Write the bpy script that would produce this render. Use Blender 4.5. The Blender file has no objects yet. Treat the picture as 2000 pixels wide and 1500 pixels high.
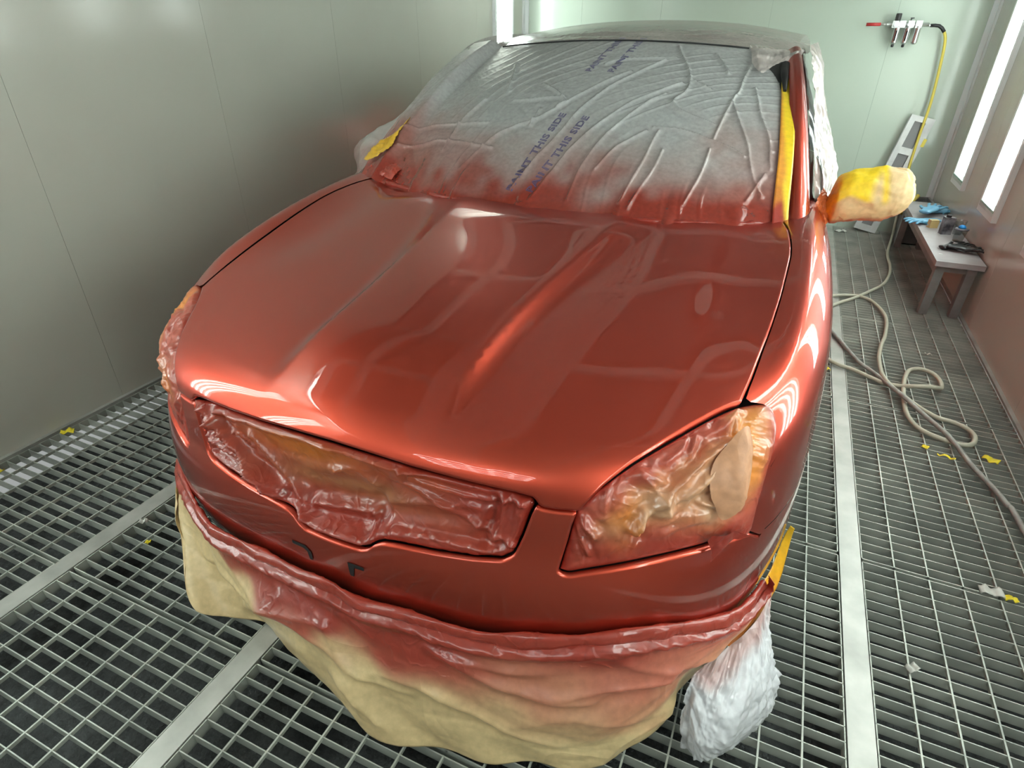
import bpy, bmesh, math, random
import numpy as np
from mathutils import Vector, Matrix
from mathutils.geometry import delaunay_2d_cdt

SC = bpy.context.scene
COL = SC.collection
PI = math.pi

# ---------------------------------------------------------------- camera
cam_d = bpy.data.cameras.new('camera'); cam = bpy.data.objects.new('camera', cam_d); COL.objects.link(cam)
F_PX, YAW, PITCH, ROLL = 1152.5, 0.41666, 0.53009, 0.00733
_f = Vector((-math.sin(YAW) * math.cos(PITCH), math.cos(YAW) * math.cos(PITCH), -math.sin(PITCH)))
_r0 = Vector((math.cos(YAW), math.sin(YAW), 0)); _u0 = _r0.cross(_f)
_r = _r0 * math.cos(ROLL) + _u0 * math.sin(ROLL); _u = _u0 * math.cos(ROLL) - _r0 * math.sin(ROLL)
_m = Matrix((_r, _u, -_f)).transposed().to_4x4(); _m.translation = Vector((0, 0, 1.40))
cam.matrix_world = _m
cam_d.sensor_fit = 'HORIZONTAL'; cam_d.sensor_width = 36; cam_d.lens = 36 * F_PX / 2000
cam_d.clip_start = 0.02; cam_d.clip_end = 60
SC.camera = cam

# ---------------------------------------------------------------- exposure and world
vs = SC.view_settings
vs.view_transform = 'Standard'; vs.look = 'None'; vs.gamma = 1; vs.use_curve_mapping = False
vs.exposure = 0.35
W = bpy.data.worlds.new('world'); SC.world = W; W.use_nodes = True
W.node_tree.nodes['Background'].inputs[0].default_value = (0.80, 0.84, 0.82, 1)
W.node_tree.nodes['Background'].inputs[1].default_value = 0.35
TUBE_POWER = 11.5               # emission strength of the fluorescent tubes

# room (metres)
XL, XR, YF, YB, ZC = -2.50, 1.12, -1.30, 5.87, 2.70

# ---------------------------------------------------------------- helpers
def mat(name, col, rough=0.5, metal=0.0, coat=0.0, coat_r=0.03, alpha=1.0, spec=0.5, trans=0.0, sub=0.0, emit=None, es=0.0):
    m = bpy.data.materials.new(name); m.use_nodes = True
    p = m.node_tree.nodes['Principled BSDF']
    p.inputs['Base Color'].default_value = (*col, 1)
    p.inputs['Roughness'].default_value = rough
    p.inputs['Metallic'].default_value = metal
    p.inputs['Coat Weight'].default_value = coat
    p.inputs['Coat Roughness'].default_value = coat_r
    p.inputs['Specular IOR Level'].default_value = spec
    p.inputs['Alpha'].default_value = alpha
    p.inputs['Transmission Weight'].default_value = trans
    if emit:
        p.inputs['Emission Color'].default_value = (*emit, 1); p.inputs['Emission Strength'].default_value = es
    return m

def nd(m, t, **kw):
    n = m.node_tree.nodes.new(t)
    for k, v in kw.items():
        setattr(n, k, v)
    return n

def lk(m, a, b): m.node_tree.links.new(a, b)
def psd(m): return m.node_tree.nodes['Principled BSDF']

def noisy(m, scale, c1, c2, detail=4, bump=0.0, bdist=0.01, lo=0.35, hi=0.65, stretch=None, bscale=None):
    """colour mottled by object-space noise, optional bump"""
    tc = nd(m, 'ShaderNodeTexCoord'); mp = nd(m, 'ShaderNodeMapping')
    lk(m, tc.outputs['Object'], mp.inputs['Vector'])
    if stretch: mp.inputs['Scale'].default_value = stretch
    nz = nd(m, 'ShaderNodeTexNoise'); nz.inputs['Scale'].default_value = scale; nz.inputs['Detail'].default_value = detail
    lk(m, mp.outputs[0], nz.inputs['Vector'])
    cr = nd(m, 'ShaderNodeValToRGB')
    cr.color_ramp.elements[0].position = lo; cr.color_ramp.elements[0].color = (*c1, 1)
    cr.color_ramp.elements[1].position = hi; cr.color_ramp.elements[1].color = (*c2, 1)
    lk(m, nz.outputs[0], cr.inputs[0]); lk(m, cr.outputs[0], psd(m).inputs['Base Color'])
    if bump:
        nb = nd(m, 'ShaderNodeTexNoise'); nb.inputs['Scale'].default_value = bscale or scale * 4; nb.inputs['Detail'].default_value = 3
        lk(m, mp.outputs[0], nb.inputs['Vector'])
        bp = nd(m, 'ShaderNodeBump'); bp.inputs['Strength'].default_value = bump; bp.inputs['Distance'].default_value = bdist
        lk(m, nb.outputs[0], bp.inputs['Height']); lk(m, bp.outputs[0], psd(m).inputs['Normal'])
    return m

def link(o, parent=None):
    COL.objects.link(o)
    if parent is not None: o.parent = parent
    return o

def tag(o, label=None, cat=None, group=None, kind=None):
    if label: o['label'] = label
    if cat: o['category'] = cat
    if group: o['group'] = group
    if kind: o['kind'] = kind
    return o

def empty(name, loc=(0, 0, 0), rz=0, **kw):
    o = bpy.data.objects.new(name, None); o.location = loc; o.rotation_euler = (0, 0, rz)
    o.empty_display_size = 0.1
    link(o); return tag(o, **kw)

def mesh_obj(name, V, Fc, m, parent=None, smooth=True, nrm=None, col=None):
    me = bpy.data.meshes.new(name)
    me.from_pydata([tuple(map(float, v)) for v in V], [], [tuple(int(i) for i in f) for f in Fc])
    me.update()
    if smooth: me.shade_smooth()
    if col is not None:
        at = me.color_attributes.new('paint', 'FLOAT_COLOR', 'POINT')
        c4 = np.ones((len(V), 4), np.float32); c4[:, :3] = col
        at.data.foreach_set('color', c4.ravel())
    if nrm is not None:
        me.normals_split_custom_set_from_vertices([tuple(map(float, n)) for n in nrm])
    if isinstance(m, (list, tuple)):
        for k in m: me.materials.append(k)
    elif m: me.materials.append(m)
    return link(bpy.data.objects.new(name, me), parent)

class MB:
    """collects simple solids into one mesh"""
    def __init__(s): s.bm = bmesh.new()
    def box(s, x0, x1, y0, y1, z0, z1, mi=0, M=None):
        vs_ = [s.bm.verts.new((x, y, z)) for z in (z0, z1) for y in (y0, y1) for x in (x0, x1)]
        if M is not None:
            for v in vs_: v.co = M @ v.co
        for q in ((0, 2, 3, 1), (4, 5, 7, 6), (0, 1, 5, 4), (2, 6, 7, 3), (0, 4, 6, 2), (1, 3, 7, 5)):
            f = s.bm.faces.new([vs_[i] for i in q]); f.material_index = mi
        return vs_
    def tube(s, pts, r, n=10, cap=True, mi=0, smooth=True):
        pts = [Vector(p) for p in pts]; rr = r if isinstance(r, (list, tuple)) else [r] * len(pts)
        rings = []; up = None
        for i, p in enumerate(pts):
            t = (pts[min(i + 1, len(pts) - 1)] - pts[max(i - 1, 0)]).normalized()
            if up is None:
                up = Vector((0, 0, 1)) if abs(t.z) < 0.9 else Vector((1, 0, 0))
            a = t.cross(up).normalized(); b = a.cross(t).normalized(); up = b
            rings.append([s.bm.verts.new(p + (a * math.cos(2 * PI * k / n) + b * math.sin(2 * PI * k / n)) * rr[i]) for k in range(n)])
        for i in range(len(rings) - 1):
            for k in range(n):
                f = s.bm.faces.new((rings[i][k], rings[i][(k + 1) % n], rings[i + 1][(k + 1) % n], rings[i + 1][k])); f.material_index = mi; f.smooth = smooth
        if cap:
            for q, rg in ((0, rings[0]), (1, rings[-1])):
                f = s.bm.faces.new(rg if q else rg[::-1]); f.material_index = mi
    def lathe(s, prof, n=24, c=(0, 0, 0), mi=0, M=None):
        rings = []
        for r, z in prof:
            rings.append([s.bm.verts.new((c[0] + r * math.cos(2 * PI * k / n), c[1] + r * math.sin(2 * PI * k / n), c[2] + z)) for k in range(n)])
        if M is not None:
            for rg in rings:
                for v in rg: v.co = M @ v.co
        for i in range(len(rings) - 1):
            for k in range(n):
                f = s.bm.faces.new((rings[i][k], rings[i][(k + 1) % n], rings[i + 1][(k + 1) % n], rings[i + 1][k])); f.material_index = mi; f.smooth = True
        s.bm.faces.new(rings[0][::-1]).material_index = mi; s.bm.faces.new(rings[-1]).material_index = mi
    def done(s, name, m, parent=None, bevel=0.0):
        if bevel:
            bmesh.ops.bevel(s.bm, geom=[e for e in s.bm.edges if e.is_manifold and e.calc_face_angle(0) > 0.8], offset=bevel, segments=2, affect='EDGES', profile=0.6)
        bmesh.ops.recalc_face_normals(s.bm, faces=s.bm.faces)
        me = bpy.data.meshes.new(name); s.bm.to_mesh(me); s.bm.free()
        for k in (m if isinstance(m, (list, tuple)) else [m]): me.materials.append(k)
        return link(bpy.data.objects.new(name, me), parent)

def spline(pts, n=8):
    """Catmull-Rom through points"""
    P = [np.array(p, float) for p in pts]; out = []
    for i in range(len(P) - 1):
        p0 = P[max(i - 1, 0)]; p1 = P[i]; p2 = P[i + 1]; p3 = P[min(i + 2, len(P) - 1)]
        for k in range(n):
            t = k / n
            out.append(0.5 * ((2 * p1) + (-p0 + p2) * t + (2 * p0 - 5 * p1 + 4 * p2 - p3) * t * t + (-p0 + 3 * p1 - 3 * p2 + p3) * t ** 3))
    out.append(P[-1]); return out

def _hash(i, j, k, sd):
    h = (i * 374761393 + j * 668265263 + k * 2147483647 + sd * 974711) & 0xffffffff
    h = ((h ^ (h >> 13)) * 1274126177) & 0xffffffff
    return ((h ^ (h >> 16)) & 0xffff) / 65535.0

def vnoise(P, sc, sd=0):
    """smooth value noise -1..1"""
    P = np.asarray(P, float) * sc + 100.0
    i = np.floor(P).astype(np.int64); f = P - i; f = f * f * (3 - 2 * f); r = 0
    for a in (0, 1):
        for b in (0, 1):
            for c in (0, 1):
                w = (f[..., 0] if a else 1 - f[..., 0]) * (f[..., 1] if b else 1 - f[..., 1]) * (f[..., 2] if c else 1 - f[..., 2])
                r = r + w * _hash(i[..., 0] + a, i[..., 1] + b, i[..., 2] + c, sd)
    return r * 2 - 1

def crumple(P, sc, sd=0, octs=3):
    """sharp-creased paper: folded planes in random directions"""
    P = np.asarray(P, float); rng = np.random.RandomState(sd); out = 0; amp = 1.0
    wp = np.stack([vnoise(P, sc * 0.45, sd + 11 + i) for i in range(3)], -1) / sc
    Q = P + wp * 0.9
    for o in range(octs):
        best = None
        for k in range(3):
            n = rng.normal(size=3); n /= np.linalg.norm(n)
            t = (Q @ n) * sc * (1 + 0.35 * k) + rng.rand()
            v = np.abs((t % 1) - 0.5) * 2
            best = v if best is None else np.minimum(best, v + 0.25 * rng.rand())
        out = out + amp * (best - 0.35) * (0.5 + 0.5 * vnoise(P, sc * 0.7, sd + 31 + o)); sc *= 2.0; amp *= 0.5
    return out

def grid_faces(nu, nv, off=0):
    return [(off + j * nu + i, off + j * nu + i + 1, off + (j + 1) * nu + i + 1, off + (j + 1) * nu + i) for j in range(nv - 1) for i in range(nu - 1)]

def grid_normals(G):
    du = np.gradient(G, axis=1); dv = np.gradient(G, axis=0); n = np.cross(du, dv)
    return n / (np.linalg.norm(n, axis=-1, keepdims=True) + 1e-9)

def resample(P, d):
    P = np.asarray(P, float); L = np.r_[0, np.cumsum(np.linalg.norm(np.diff(P, axis=0), axis=1))]
    n = max(2, int(round(L[-1] / d)) + 1); t = np.linspace(0, L[-1], n)
    return np.stack([np.interp(t, L, P[:, k]) for k in range(P.shape[1])], 1)
# ---------------------------------------------------------------- materials
M_wall = noisy(mat('booth_wall_enamel', (0.56, 0.58, 0.51), 0.16, spec=0.45), 1.2, (0.50, 0.508, 0.445), (0.53, 0.538, 0.472), 2, bump=0.10, bdist=0.004, bscale=3.0)
M_wallback = noisy(mat('booth_back_enamel', (0.56, 0.62, 0.54), 0.14, spec=0.45), 1.2, (0.455, 0.525, 0.445), (0.48, 0.55, 0.465), 2, bump=0.10, bdist=0.004, bscale=3.0)
M_seam = mat('wall_seam', (0.25, 0.27, 0.24), 0.5)
M_trim = mat('white_trim', (0.70, 0.73, 0.72), 0.3)
M_ceil = mat('ceiling_filter', (0.16, 0.16, 0.15), 0.95)
M_ceilframe = mat('ceiling_frame', (0.55, 0.55, 0.52), 0.4)
M_perf = mat('perforated_plate', (0.55, 0.55, 0.52), 0.4)
_a = nd(M_perf, 'ShaderNodeTexCoord'); _v = nd(M_perf, 'ShaderNodeTexVoronoi'); _v.inputs['Scale'].default_value = 16; _v.inputs['Randomness'].default_value = 0.0
_g = nd(M_perf, 'ShaderNodeValToRGB'); _g.color_ramp.interpolation = 'CONSTANT'
_g.color_ramp.elements[0].color = (0.05, 0.05, 0.05, 1); _g.color_ramp.elements[1].position = 0.26; _g.color_ramp.elements[1].color = (0.55, 0.55, 0.52, 1)
lk(M_perf, _a.outputs['Object'], _v.inputs['Vector']); lk(M_perf, _v.outputs['Distance'], _g.inputs[0]); lk(M_perf, _g.outputs[0], psd(M_perf).inputs['Base Color'])
M_pit = noisy(mat('pit_filter_mat', (0.05, 0.055, 0.055), 1.0, spec=0.1), 5, (0.028, 0.030, 0.030), (0.105, 0.112, 0.112), 6, bump=0.9, bdist=0.02, bscale=60, lo=0.3, hi=0.75)
M_steel = noisy(mat('galvanised_steel', (0.50, 0.52, 0.47), 0.5, metal=0.35), 6, (0.34, 0.36, 0.32), (0.50, 0.52, 0.46), 4)
M_beam = noisy(mat('beam_steel', (0.50, 0.51, 0.47), 0.42, metal=0.45), 9, (0.34, 0.345, 0.315), (0.46, 0.46, 0.425), 5)
M_tube = mat('fluorescent_tube', (1, 1, 1), 0.4, emit=(0.93, 1.0, 0.97), es=TUBE_POWER)
M_reflector = mat('lamp_reflector', (0.86, 0.88, 0.88), 0.35)
M_black = mat('black_plastic', (0.015, 0.015, 0.016), 0.5)
M_dark = mat('dark_void', (0.01, 0.008, 0.008), 0.9)

def glass_pane(name, tint=(0.93, 0.97, 0.95)):
    m = bpy.data.materials.new(name); m.use_nodes = True; nt = m.node_tree; nt.nodes.clear()
    o = nd(m, 'ShaderNodeOutputMaterial'); t = nd(m, 'ShaderNodeBsdfTransparent'); t.inputs[0].default_value = (*tint, 1)
    g = nd(m, 'ShaderNodeBsdfGlossy'); g.inputs['Roughness'].default_value = 0.02
    lw = nd(m, 'ShaderNodeLayerWeight'); pw = nd(m, 'ShaderNodeMath', operation='POWER'); pw.inputs[1].default_value = 4.0
    ml = nd(m, 'ShaderNodeMath', operation='MULTIPLY_ADD'); ml.inputs[1].default_value = 0.7; ml.inputs[2].default_value = 0.05; mx = nd(m, 'ShaderNodeMixShader')
    lk(m, lw.outputs['Facing'], pw.inputs[0]); lk(m, pw.outputs[0], ml.inputs[0]); lk(m, ml.outputs[0], mx.inputs[0]); lk(m, t.outputs[0], mx.inputs[1]); lk(m, g.outputs[0], mx.inputs[2]); lk(m, mx.outputs[0], o.inputs[0])
    return m
M_pane = glass_pane('clear_pane')
M_glassedge = mat('green_glass_edge', (0.35, 0.55, 0.45), 0.2)

# car paint: metallic orange red under wet clear coat
M_paint = mat('wet_red_paint', (0.50, 0.062, 0.030), 0.38, metal=0.87, coat=1.0, coat_r=0.008)
_p = psd(M_paint)
_lw = nd(M_paint, 'ShaderNodeLayerWeight'); _lw.inputs[0].default_value = 0.45
_cr = nd(M_paint, 'ShaderNodeValToRGB')
_cr.color_ramp.elements[0].color = (0.69, 0.092, 0.047, 1); _cr.color_ramp.elements[1].color = (0.40, 0.030, 0.019, 1)
lk(M_paint, _lw.outputs['Facing'], _cr.inputs[0]); lk(M_paint, _cr.outputs[0], _p.inputs['Base Color'])
_tc = nd(M_paint, 'ShaderNodeTexCoord'); _nz = nd(M_paint, 'ShaderNodeTexNoise'); _nz.inputs['Scale'].default_value = 120
_bp = nd(M_paint, 'ShaderNodeBump'); _bp.inputs['Strength'].default_value = 0.012; _bp.inputs['Distance'].default_value = 0.0006
lk(M_paint, _tc.outputs['Object'], _nz.inputs['Vector']); lk(M_paint, _nz.outputs[0], _bp.inputs['Height']); lk(M_paint, _bp.outputs[0], _p.inputs['Coat Normal'])

def painted(name, rough, coat, coat_r=0.1, alpha=None, bump=0.0, bscale=60, spec=0.5, crease=None):
    """base colour comes from the mesh's paint layer (overspray on paper, film or tape)"""
    m = mat(name, (1, 1, 1), rough, coat=coat, coat_r=coat_r, spec=spec)
    a = nd(m, 'ShaderNodeVertexColor'); a.layer_name = 'paint'
    tc = nd(m, 'ShaderNodeTexCoord'); nz = nd(m, 'ShaderNodeTexNoise'); nz.inputs['Scale'].default_value = bscale; nz.inputs['Detail'].default_value = 5
    lk(m, tc.outputs['Object'], nz.inputs['Vector'])
    mr = nd(m, 'ShaderNodeMapRange'); mr.inputs['From Min'].default_value = 0.3; mr.inputs['From Max'].default_value = 0.7
    mr.inputs['To Min'].default_value = 0.88; mr.inputs['To Max'].default_value = 1.08
    lk(m, nz.outputs[0], mr.inputs[0])
    vm = nd(m, 'ShaderNodeVectorMath', operation='SCALE'); lk(m, a.outputs[0], vm.inputs[0]); lk(m, mr.outputs[0], vm.inputs['Scale'])
    lk(m, vm.outputs[0], psd(m).inputs['Base Color'])
    if bump:
        bp = nd(m, 'ShaderNodeBump'); bp.inputs['Strength'].default_value = bump; bp.inputs['Distance'].default_value = 0.003
        lk(m, nz.outputs[0], bp.inputs['Height']); last = bp
        if crease:
            # sharp creases: folded noise, two sizes
            for sc, dist in crease:
                cn = nd(m, 'ShaderNodeTexNoise'); cn.inputs['Scale'].default_value = sc; cn.inputs['Detail'].default_value = 1.5; cn.inputs['Distortion'].default_value = 0.6
                lk(m, tc.outputs['Object'], cn.inputs['Vector'])
                s1 = nd(m, 'ShaderNodeMath', operation='SUBTRACT'); s1.inputs[1].default_value = 0.5
                s2 = nd(m, 'ShaderNodeMath', operation='ABSOLUTE'); s3 = nd(m, 'ShaderNodeMath', operation='MINIMUM'); s3.inputs[1].default_value = 0.10
                lk(m, cn.outputs[0], s1.inputs[0]); lk(m, s1.outputs[0], s2.inputs[0]); lk(m, s2.outputs[0], s3.inputs[0])
                b2 = nd(m, 'ShaderNodeBump', invert=True); b2.inputs['Strength'].default_value = 1.0; b2.inputs['Distance'].default_value = dist
                lk(m, s3.outputs[0], b2.inputs['Height']); lk(m, last.outputs[0], b2.inputs['Normal']); last = b2
        lk(m, last.outputs[0], psd(m).inputs['Normal'])
    if alpha is not None: psd(m).inputs['Alpha'].default_value = alpha
    return m
M_kraft = painted('kraft_masking_paper', 0.55, 0.12, 0.3, bump=0.15, crease=((9, .02),))
M_wetmask = painted('paint_soaked_masking_paper', 0.36, 0.6, 0.07, bump=0.2, bscale=45, crease=((20, .010),))
M_film = painted('translucent_masking_film', 0.26, 0.5, 0.08, alpha=0.80, bump=0.15, bscale=70, crease=((9, .008),))
M_film2 = painted('white_plastic_film', 0.28, 0.5, 0.1, alpha=0.72, bump=0.3, bscale=40, crease=((7, .05),))
M_tape = painted('yellow_masking_tape', 0.42, 0.5, 0.12, bump=0.1)
M_ink = mat('violet_ink', (0.10, 0.085, 0.22), 0.4)

KRAFT = np.array([0.60, 0.45, 0.235]); RED = np.array([0.32, 0.030, 0.016]); ORANGE = np.array([0.52, 0.12, 0.03]); YEL = np.array([0.88, 0.62, 0.02])
ROSE = np.array([0.50, 0.13, 0.085]); AMBER = np.array([0.72, 0.28, 0.02])
def mix(a, b, t):
    t = np.clip(np.asarray(t, float), 0, 1)[..., None]
    return a * (1 - t) + b * t
# ---------------------------------------------------------------- car body shape (implicit surface, metres)
CX = -0.735                     # world x of the car's centre plane
AL = math.radians(30)
CA, SA = math.cos(AL), math.sin(AL)
D0 = np.array([0.0, CA, -SA])   # direction in which the top panels are laid out

def sstep(x, a, b):
    t = np.clip((x - a) / (b - a), 0, 1)
    return t * t * (3 - 2 * t)

def pchip(xs, ys):
    xs = np.array(xs, float); ys = np.array(ys, float)
    h = np.diff(xs); dl = np.diff(ys) / h
    m = np.zeros(len(xs)); m[0] = dl[0]; m[-1] = dl[-1]
    for i in range(1, len(xs) - 1):
        if dl[i - 1] * dl[i] > 0:
            w1 = 2 * h[i] + h[i - 1]; w2 = h[i] + 2 * h[i - 1]
            m[i] = (w1 + w2) / (w1 / dl[i - 1] + w2 / dl[i])
    def f(x):
        x = np.clip(np.asarray(x, float), xs[0], xs[-1])
        i = np.clip(np.searchsorted(xs, x) - 1, 0, len(xs) - 2)
        t = (x - xs[i]) / h[i]
        return ((2*t**3 - 3*t**2 + 1) * ys[i] + (t**3 - 2*t**2 + t) * h[i] * m[i]
                + (-2*t**3 + 3*t**2) * ys[i+1] + (t**3 - t**2) * h[i] * m[i+1])
    # smooth the slope breaks by averaging a little
    def g(x):
        return (f(x - 0.03) + 2 * f(x - 0.015) + 3 * f(x) + 2 * f(x + 0.015) + f(x + 0.03)) / 9
    return g

zc = pchip([0.5, 0.68, 0.745, 0.80, 0.90, 1.0, 1.24, 1.6, 1.87, 2.1, 2.4, 5.0],
           [0.62, 0.690, 0.715, 0.735, 0.758, 0.775, 0.808, 0.850, 0.890, 0.915, 0.925, 0.93])
zg = pchip([0.5, 0.8, 1.0, 1.15, 1.3, 1.45, 1.68, 1.87, 2.0, 2.4, 5.0],
           [0.60, 0.70, 0.745, 0.778, 0.812, 0.841, 0.883, 0.910, 0.922, 0.935, 0.94])
ins_f = pchip([0.0, 0.10, 0.20, 0.30, 0.40, 0.47, 0.535, 0.62, 0.68, 0.75, 0.95],
              [0.10, 0.075, 0.03, 0.006, 0.0, 0.008, 0.028, 0.040, 0.052, 0.085, 0.2])
ins_s = pchip([0.0, 0.10, 0.20, 0.35, 0.50, 0.65, 0.75, 0.85, 1.0],
              [0.09, 0.05, 0.005, -0.014, -0.012, 0.0, 0.012, 0.035, 0.08])

def T_top(s, y):
    s = np.abs(s)
    r = s / 0.77
    z = zc(y) + (zg(y) - zc(y)) * np.where(r < 1, r ** 2, 1 + 2 * (r - 1) * 0.6)
    # centre bulge: its edge runs forward and slightly inward
    e = 0.205 + 0.10 * sstep(y, 1.0, 2.2)
    ed = 0.022 + 0.035 * sstep(y, 1.1, 2.0)
    hgt = 0.030 * sstep(y, 0.76, 1.05) * (1 - 0.75 * sstep(y, 1.7, 2.05))
    tt = (s - e) / (ed * 2.4); q = 0.5 * (tt + np.sqrt(tt * tt + 0.012))
    z = z + hgt * np.clip(1 - q, 0, 1) ** 2
    # fender crest outside the hood gap
    z = z + (0.014 + 0.016 * sstep(y, 1.05, 1.35)) * np.exp(-((s - 0.865) / 0.06) ** 2)
    # shallow valley inside the crest
    z = z - 0.012 * sstep(y, 1.15, 1.5) * np.exp(-((s - 0.66) / 0.10) ** 2)
    return z

def f_body(P):
    s = np.abs(P[..., 0]); y = P[..., 1]; z = P[..., 2]
    a = 0.945 - 0.025 * sstep(y, 2.0, 2.6)
    n = 3.65; yc, b = 1.9, 1.21
    sw = 0.082 * s * s / (s + 0.15)          # nose swept back towards the corners
    sy = np.clip((yc - (y - sw)) / b, 0, None); ss = s / a
    ts = ss ** n; ty = sy ** n
    r = (ts + ty + 1e-9) ** (1 / n)
    gs = ss ** (n - 1) / a; gy = sy ** (n - 1) / b
    gr = (r ** (1 - n)) * np.sqrt(gs * gs + gy * gy) + 1e-6
    d = np.clip((r - 1) / gr, -0.6, 2)
    wf = ty / (ts + ty + 1e-9)
    ins = wf * ins_f(z) + (1 - wf) * ins_s(z)
    G = d + ins
    rear = y - 5.2
    G = np.maximum(G, rear)
    A = (z - T_top(s, y)) * 0.97
    k = 0.05 * wf + 0.13 * (1 - wf)
    hh = np.clip(k - np.abs(A - G), 0, None) / k
    return np.maximum(A, G) + hh * hh * k * 0.25

def cast(O, D, tmax=3.0, step=0.02):
    O = np.asarray(O, float); D = np.broadcast_to(np.asarray(D, float), O.shape)
    n = len(O); t = np.zeros(n); hit = np.zeros(n, bool); lo = np.zeros(n); hi = np.full(n, tmax)
    act = np.arange(n)
    for k in range(int(tmax / step)):
        tt = (k + 1) * step
        if len(act) == 0: break
        v = f_body(O[act] + D[act] * tt) < 0
        h = act[v]; hit[h] = True; lo[h] = tt - step; hi[h] = tt
        act = act[~v]
    for _ in range(22):
        mid = (lo + hi) / 2
        v = f_body(O + D * mid[:, None]) < 0
        hi = np.where(v, mid, hi); lo = np.where(v, lo, mid)
    return O + D * ((lo + hi) / 2)[:, None], hit

def normals(P, e=0.003):
    g = np.zeros_like(P)
    for i in range(3):
        d = np.zeros(3); d[i] = e
        g[:, i] = f_body(P + d) - f_body(P - d)
    return g / (np.linalg.norm(g, axis=1, keepdims=True) + 1e-12)

def from_sw(SW):
    """(s, w) layout coordinates -> point on the body surface (car coordinates)"""
    SW = np.asarray(SW, float)
    # plane through s,w : start well in front / above
    O = np.stack([SW[:, 0], SW[:, 1] * SA, SW[:, 1] * CA], 1) - D0 * 2.5
    return cast(O, D0, 5.0, 0.03)
# ---------------------------------------------------------------- windscreen and roof surface (car coordinates)
def ws_surf(s, t):
    """t=0 at the bonnet, t=1 at the roof edge"""
    s = np.asarray(s, float); t = np.asarray(t, float)
    q = s * s
    yb = 1.895 + 0.27 * q; zb = 0.915 + 0.015 * q
    yh = 2.74 + 0.22 * q; zh = 1.388 - 0.095 * q
    y = yb + (yh - yb) * t
    z = zb + (zh - zb) * t + 0.055 * np.sin(np.pi * t) * (1 - 0.5 * t)
    return np.stack([s, y, z], -1)

def ws_half(t):
    return 0.775 - 0.125 * t

roof_z = pchip([2.70, 2.78, 3.1, 3.55, 4.0, 4.5, 4.85, 5.05], [1.375, 1.392, 1.442, 1.468, 1.440, 1.27, 1.06, 0.95])
roof_hw = pchip([2.70, 2.8, 3.2, 3.7, 4.3, 4.9, 5.05], [0.655, 0.652, 0.64, 0.61, 0.58, 0.62, 0.64])

def roof_surf(q, y):
    """q in -1..1 across, y along"""
    hw = roof_hw(y)
    s = q * hw
    z = roof_z(y) - 0.055 * (np.abs(q) ** 2.2) * (hw / 0.64) ** 2
    yy = y + 0.09 * q * q * (1 - sstep(y, 2.75, 3.4))
    return np.stack([s, yy, z], -1)
# traced curves: air hoses (world metres), folds of the film, edges of the paper skirt
HOSE_A = [[0.863, 5.48, 0.014], [0.826, 5.145, 0.014], [0.815, 4.81, 0.014], [0.788, 4.584, 0.014], [0.731, 4.361, 0.014], [0.631, 4.167, 0.014], [0.55, 4.025, 0.014], [0.462, 3.9, 0.014], [0.392, 3.772, 0.014]]
HOSE_B = [[0.373, 3.942, 0.014], [0.433, 4.015, 0.014], [0.509, 4.057, 0.014], [0.578, 4.072, 0.014], [0.643, 4.018, 0.014], [0.689, 3.878, 0.014], [0.703, 3.72, 0.014], [0.677, 3.49, 0.014], [0.649, 3.351, 0.014], [0.623, 3.175, 0.014], [0.617, 3.002, 0.014], [0.627, 2.907, 0.014], [0.659, 2.828, 0.014], [0.692, 2.789, 0.014], [0.731, 2.737, 0.014], [0.768, 2.696, 0.014], [0.812, 2.66, 0.014], [0.859, 2.65, 0.014], [0.901, 2.623, 0.014], [0.921, 2.588, 0.014], [0.923, 2.545, 0.014], [0.906, 2.498, 0.014], [0.876, 2.475, 0.014], [0.832, 2.475, 0.014], [0.789, 2.491, 0.014], [0.752, 2.51, 0.014], [0.722, 2.541, 0.014], [0.701, 2.593, 0.014], [0.691, 2.669, 0.014], [0.694, 2.772, 0.014], [0.7, 2.865, 0.014], [0.714, 2.966, 0.014], [0.744, 3.071, 0.014], [0.786, 3.125, 0.014], [0.822, 3.127, 0.014], [0.857, 3.092, 0.014], [0.87, 3.019, 0.014], [0.858, 2.938, 0.014], [0.825, 2.886, 0.014], [0.782, 2.862, 0.014], [0.737, 2.86, 0.014], [0.686, 2.877, 0.014], [0.626, 2.897, 0.014], [0.566, 2.938, 0.014], [0.496, 2.987, 0.014], [0.43, 3.016, 0.014], [0.371, 3.07, 0.014]]
HOSE_C = [[0.375, 3.568, 0.014], [0.403, 3.455, 0.014], [0.447, 3.332, 0.014], [0.491, 3.195, 0.014], [0.533, 3.079, 0.014], [0.578, 3.004, 0.014], [0.616, 2.922, 0.014], [0.651, 2.824, 0.014], [0.688, 2.743, 0.014], [0.724, 2.676, 0.014], [0.769, 2.593, 0.014], [0.811, 2.508, 0.014], [0.843, 2.425, 0.014], [0.871, 2.334, 0.014], [0.899, 2.262, 0.014], [0.925, 2.188, 0.014], [0.944, 2.121, 0.014], [0.953, 2.089, 0.014], [0.967, 1.903, 0.014]]
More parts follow.
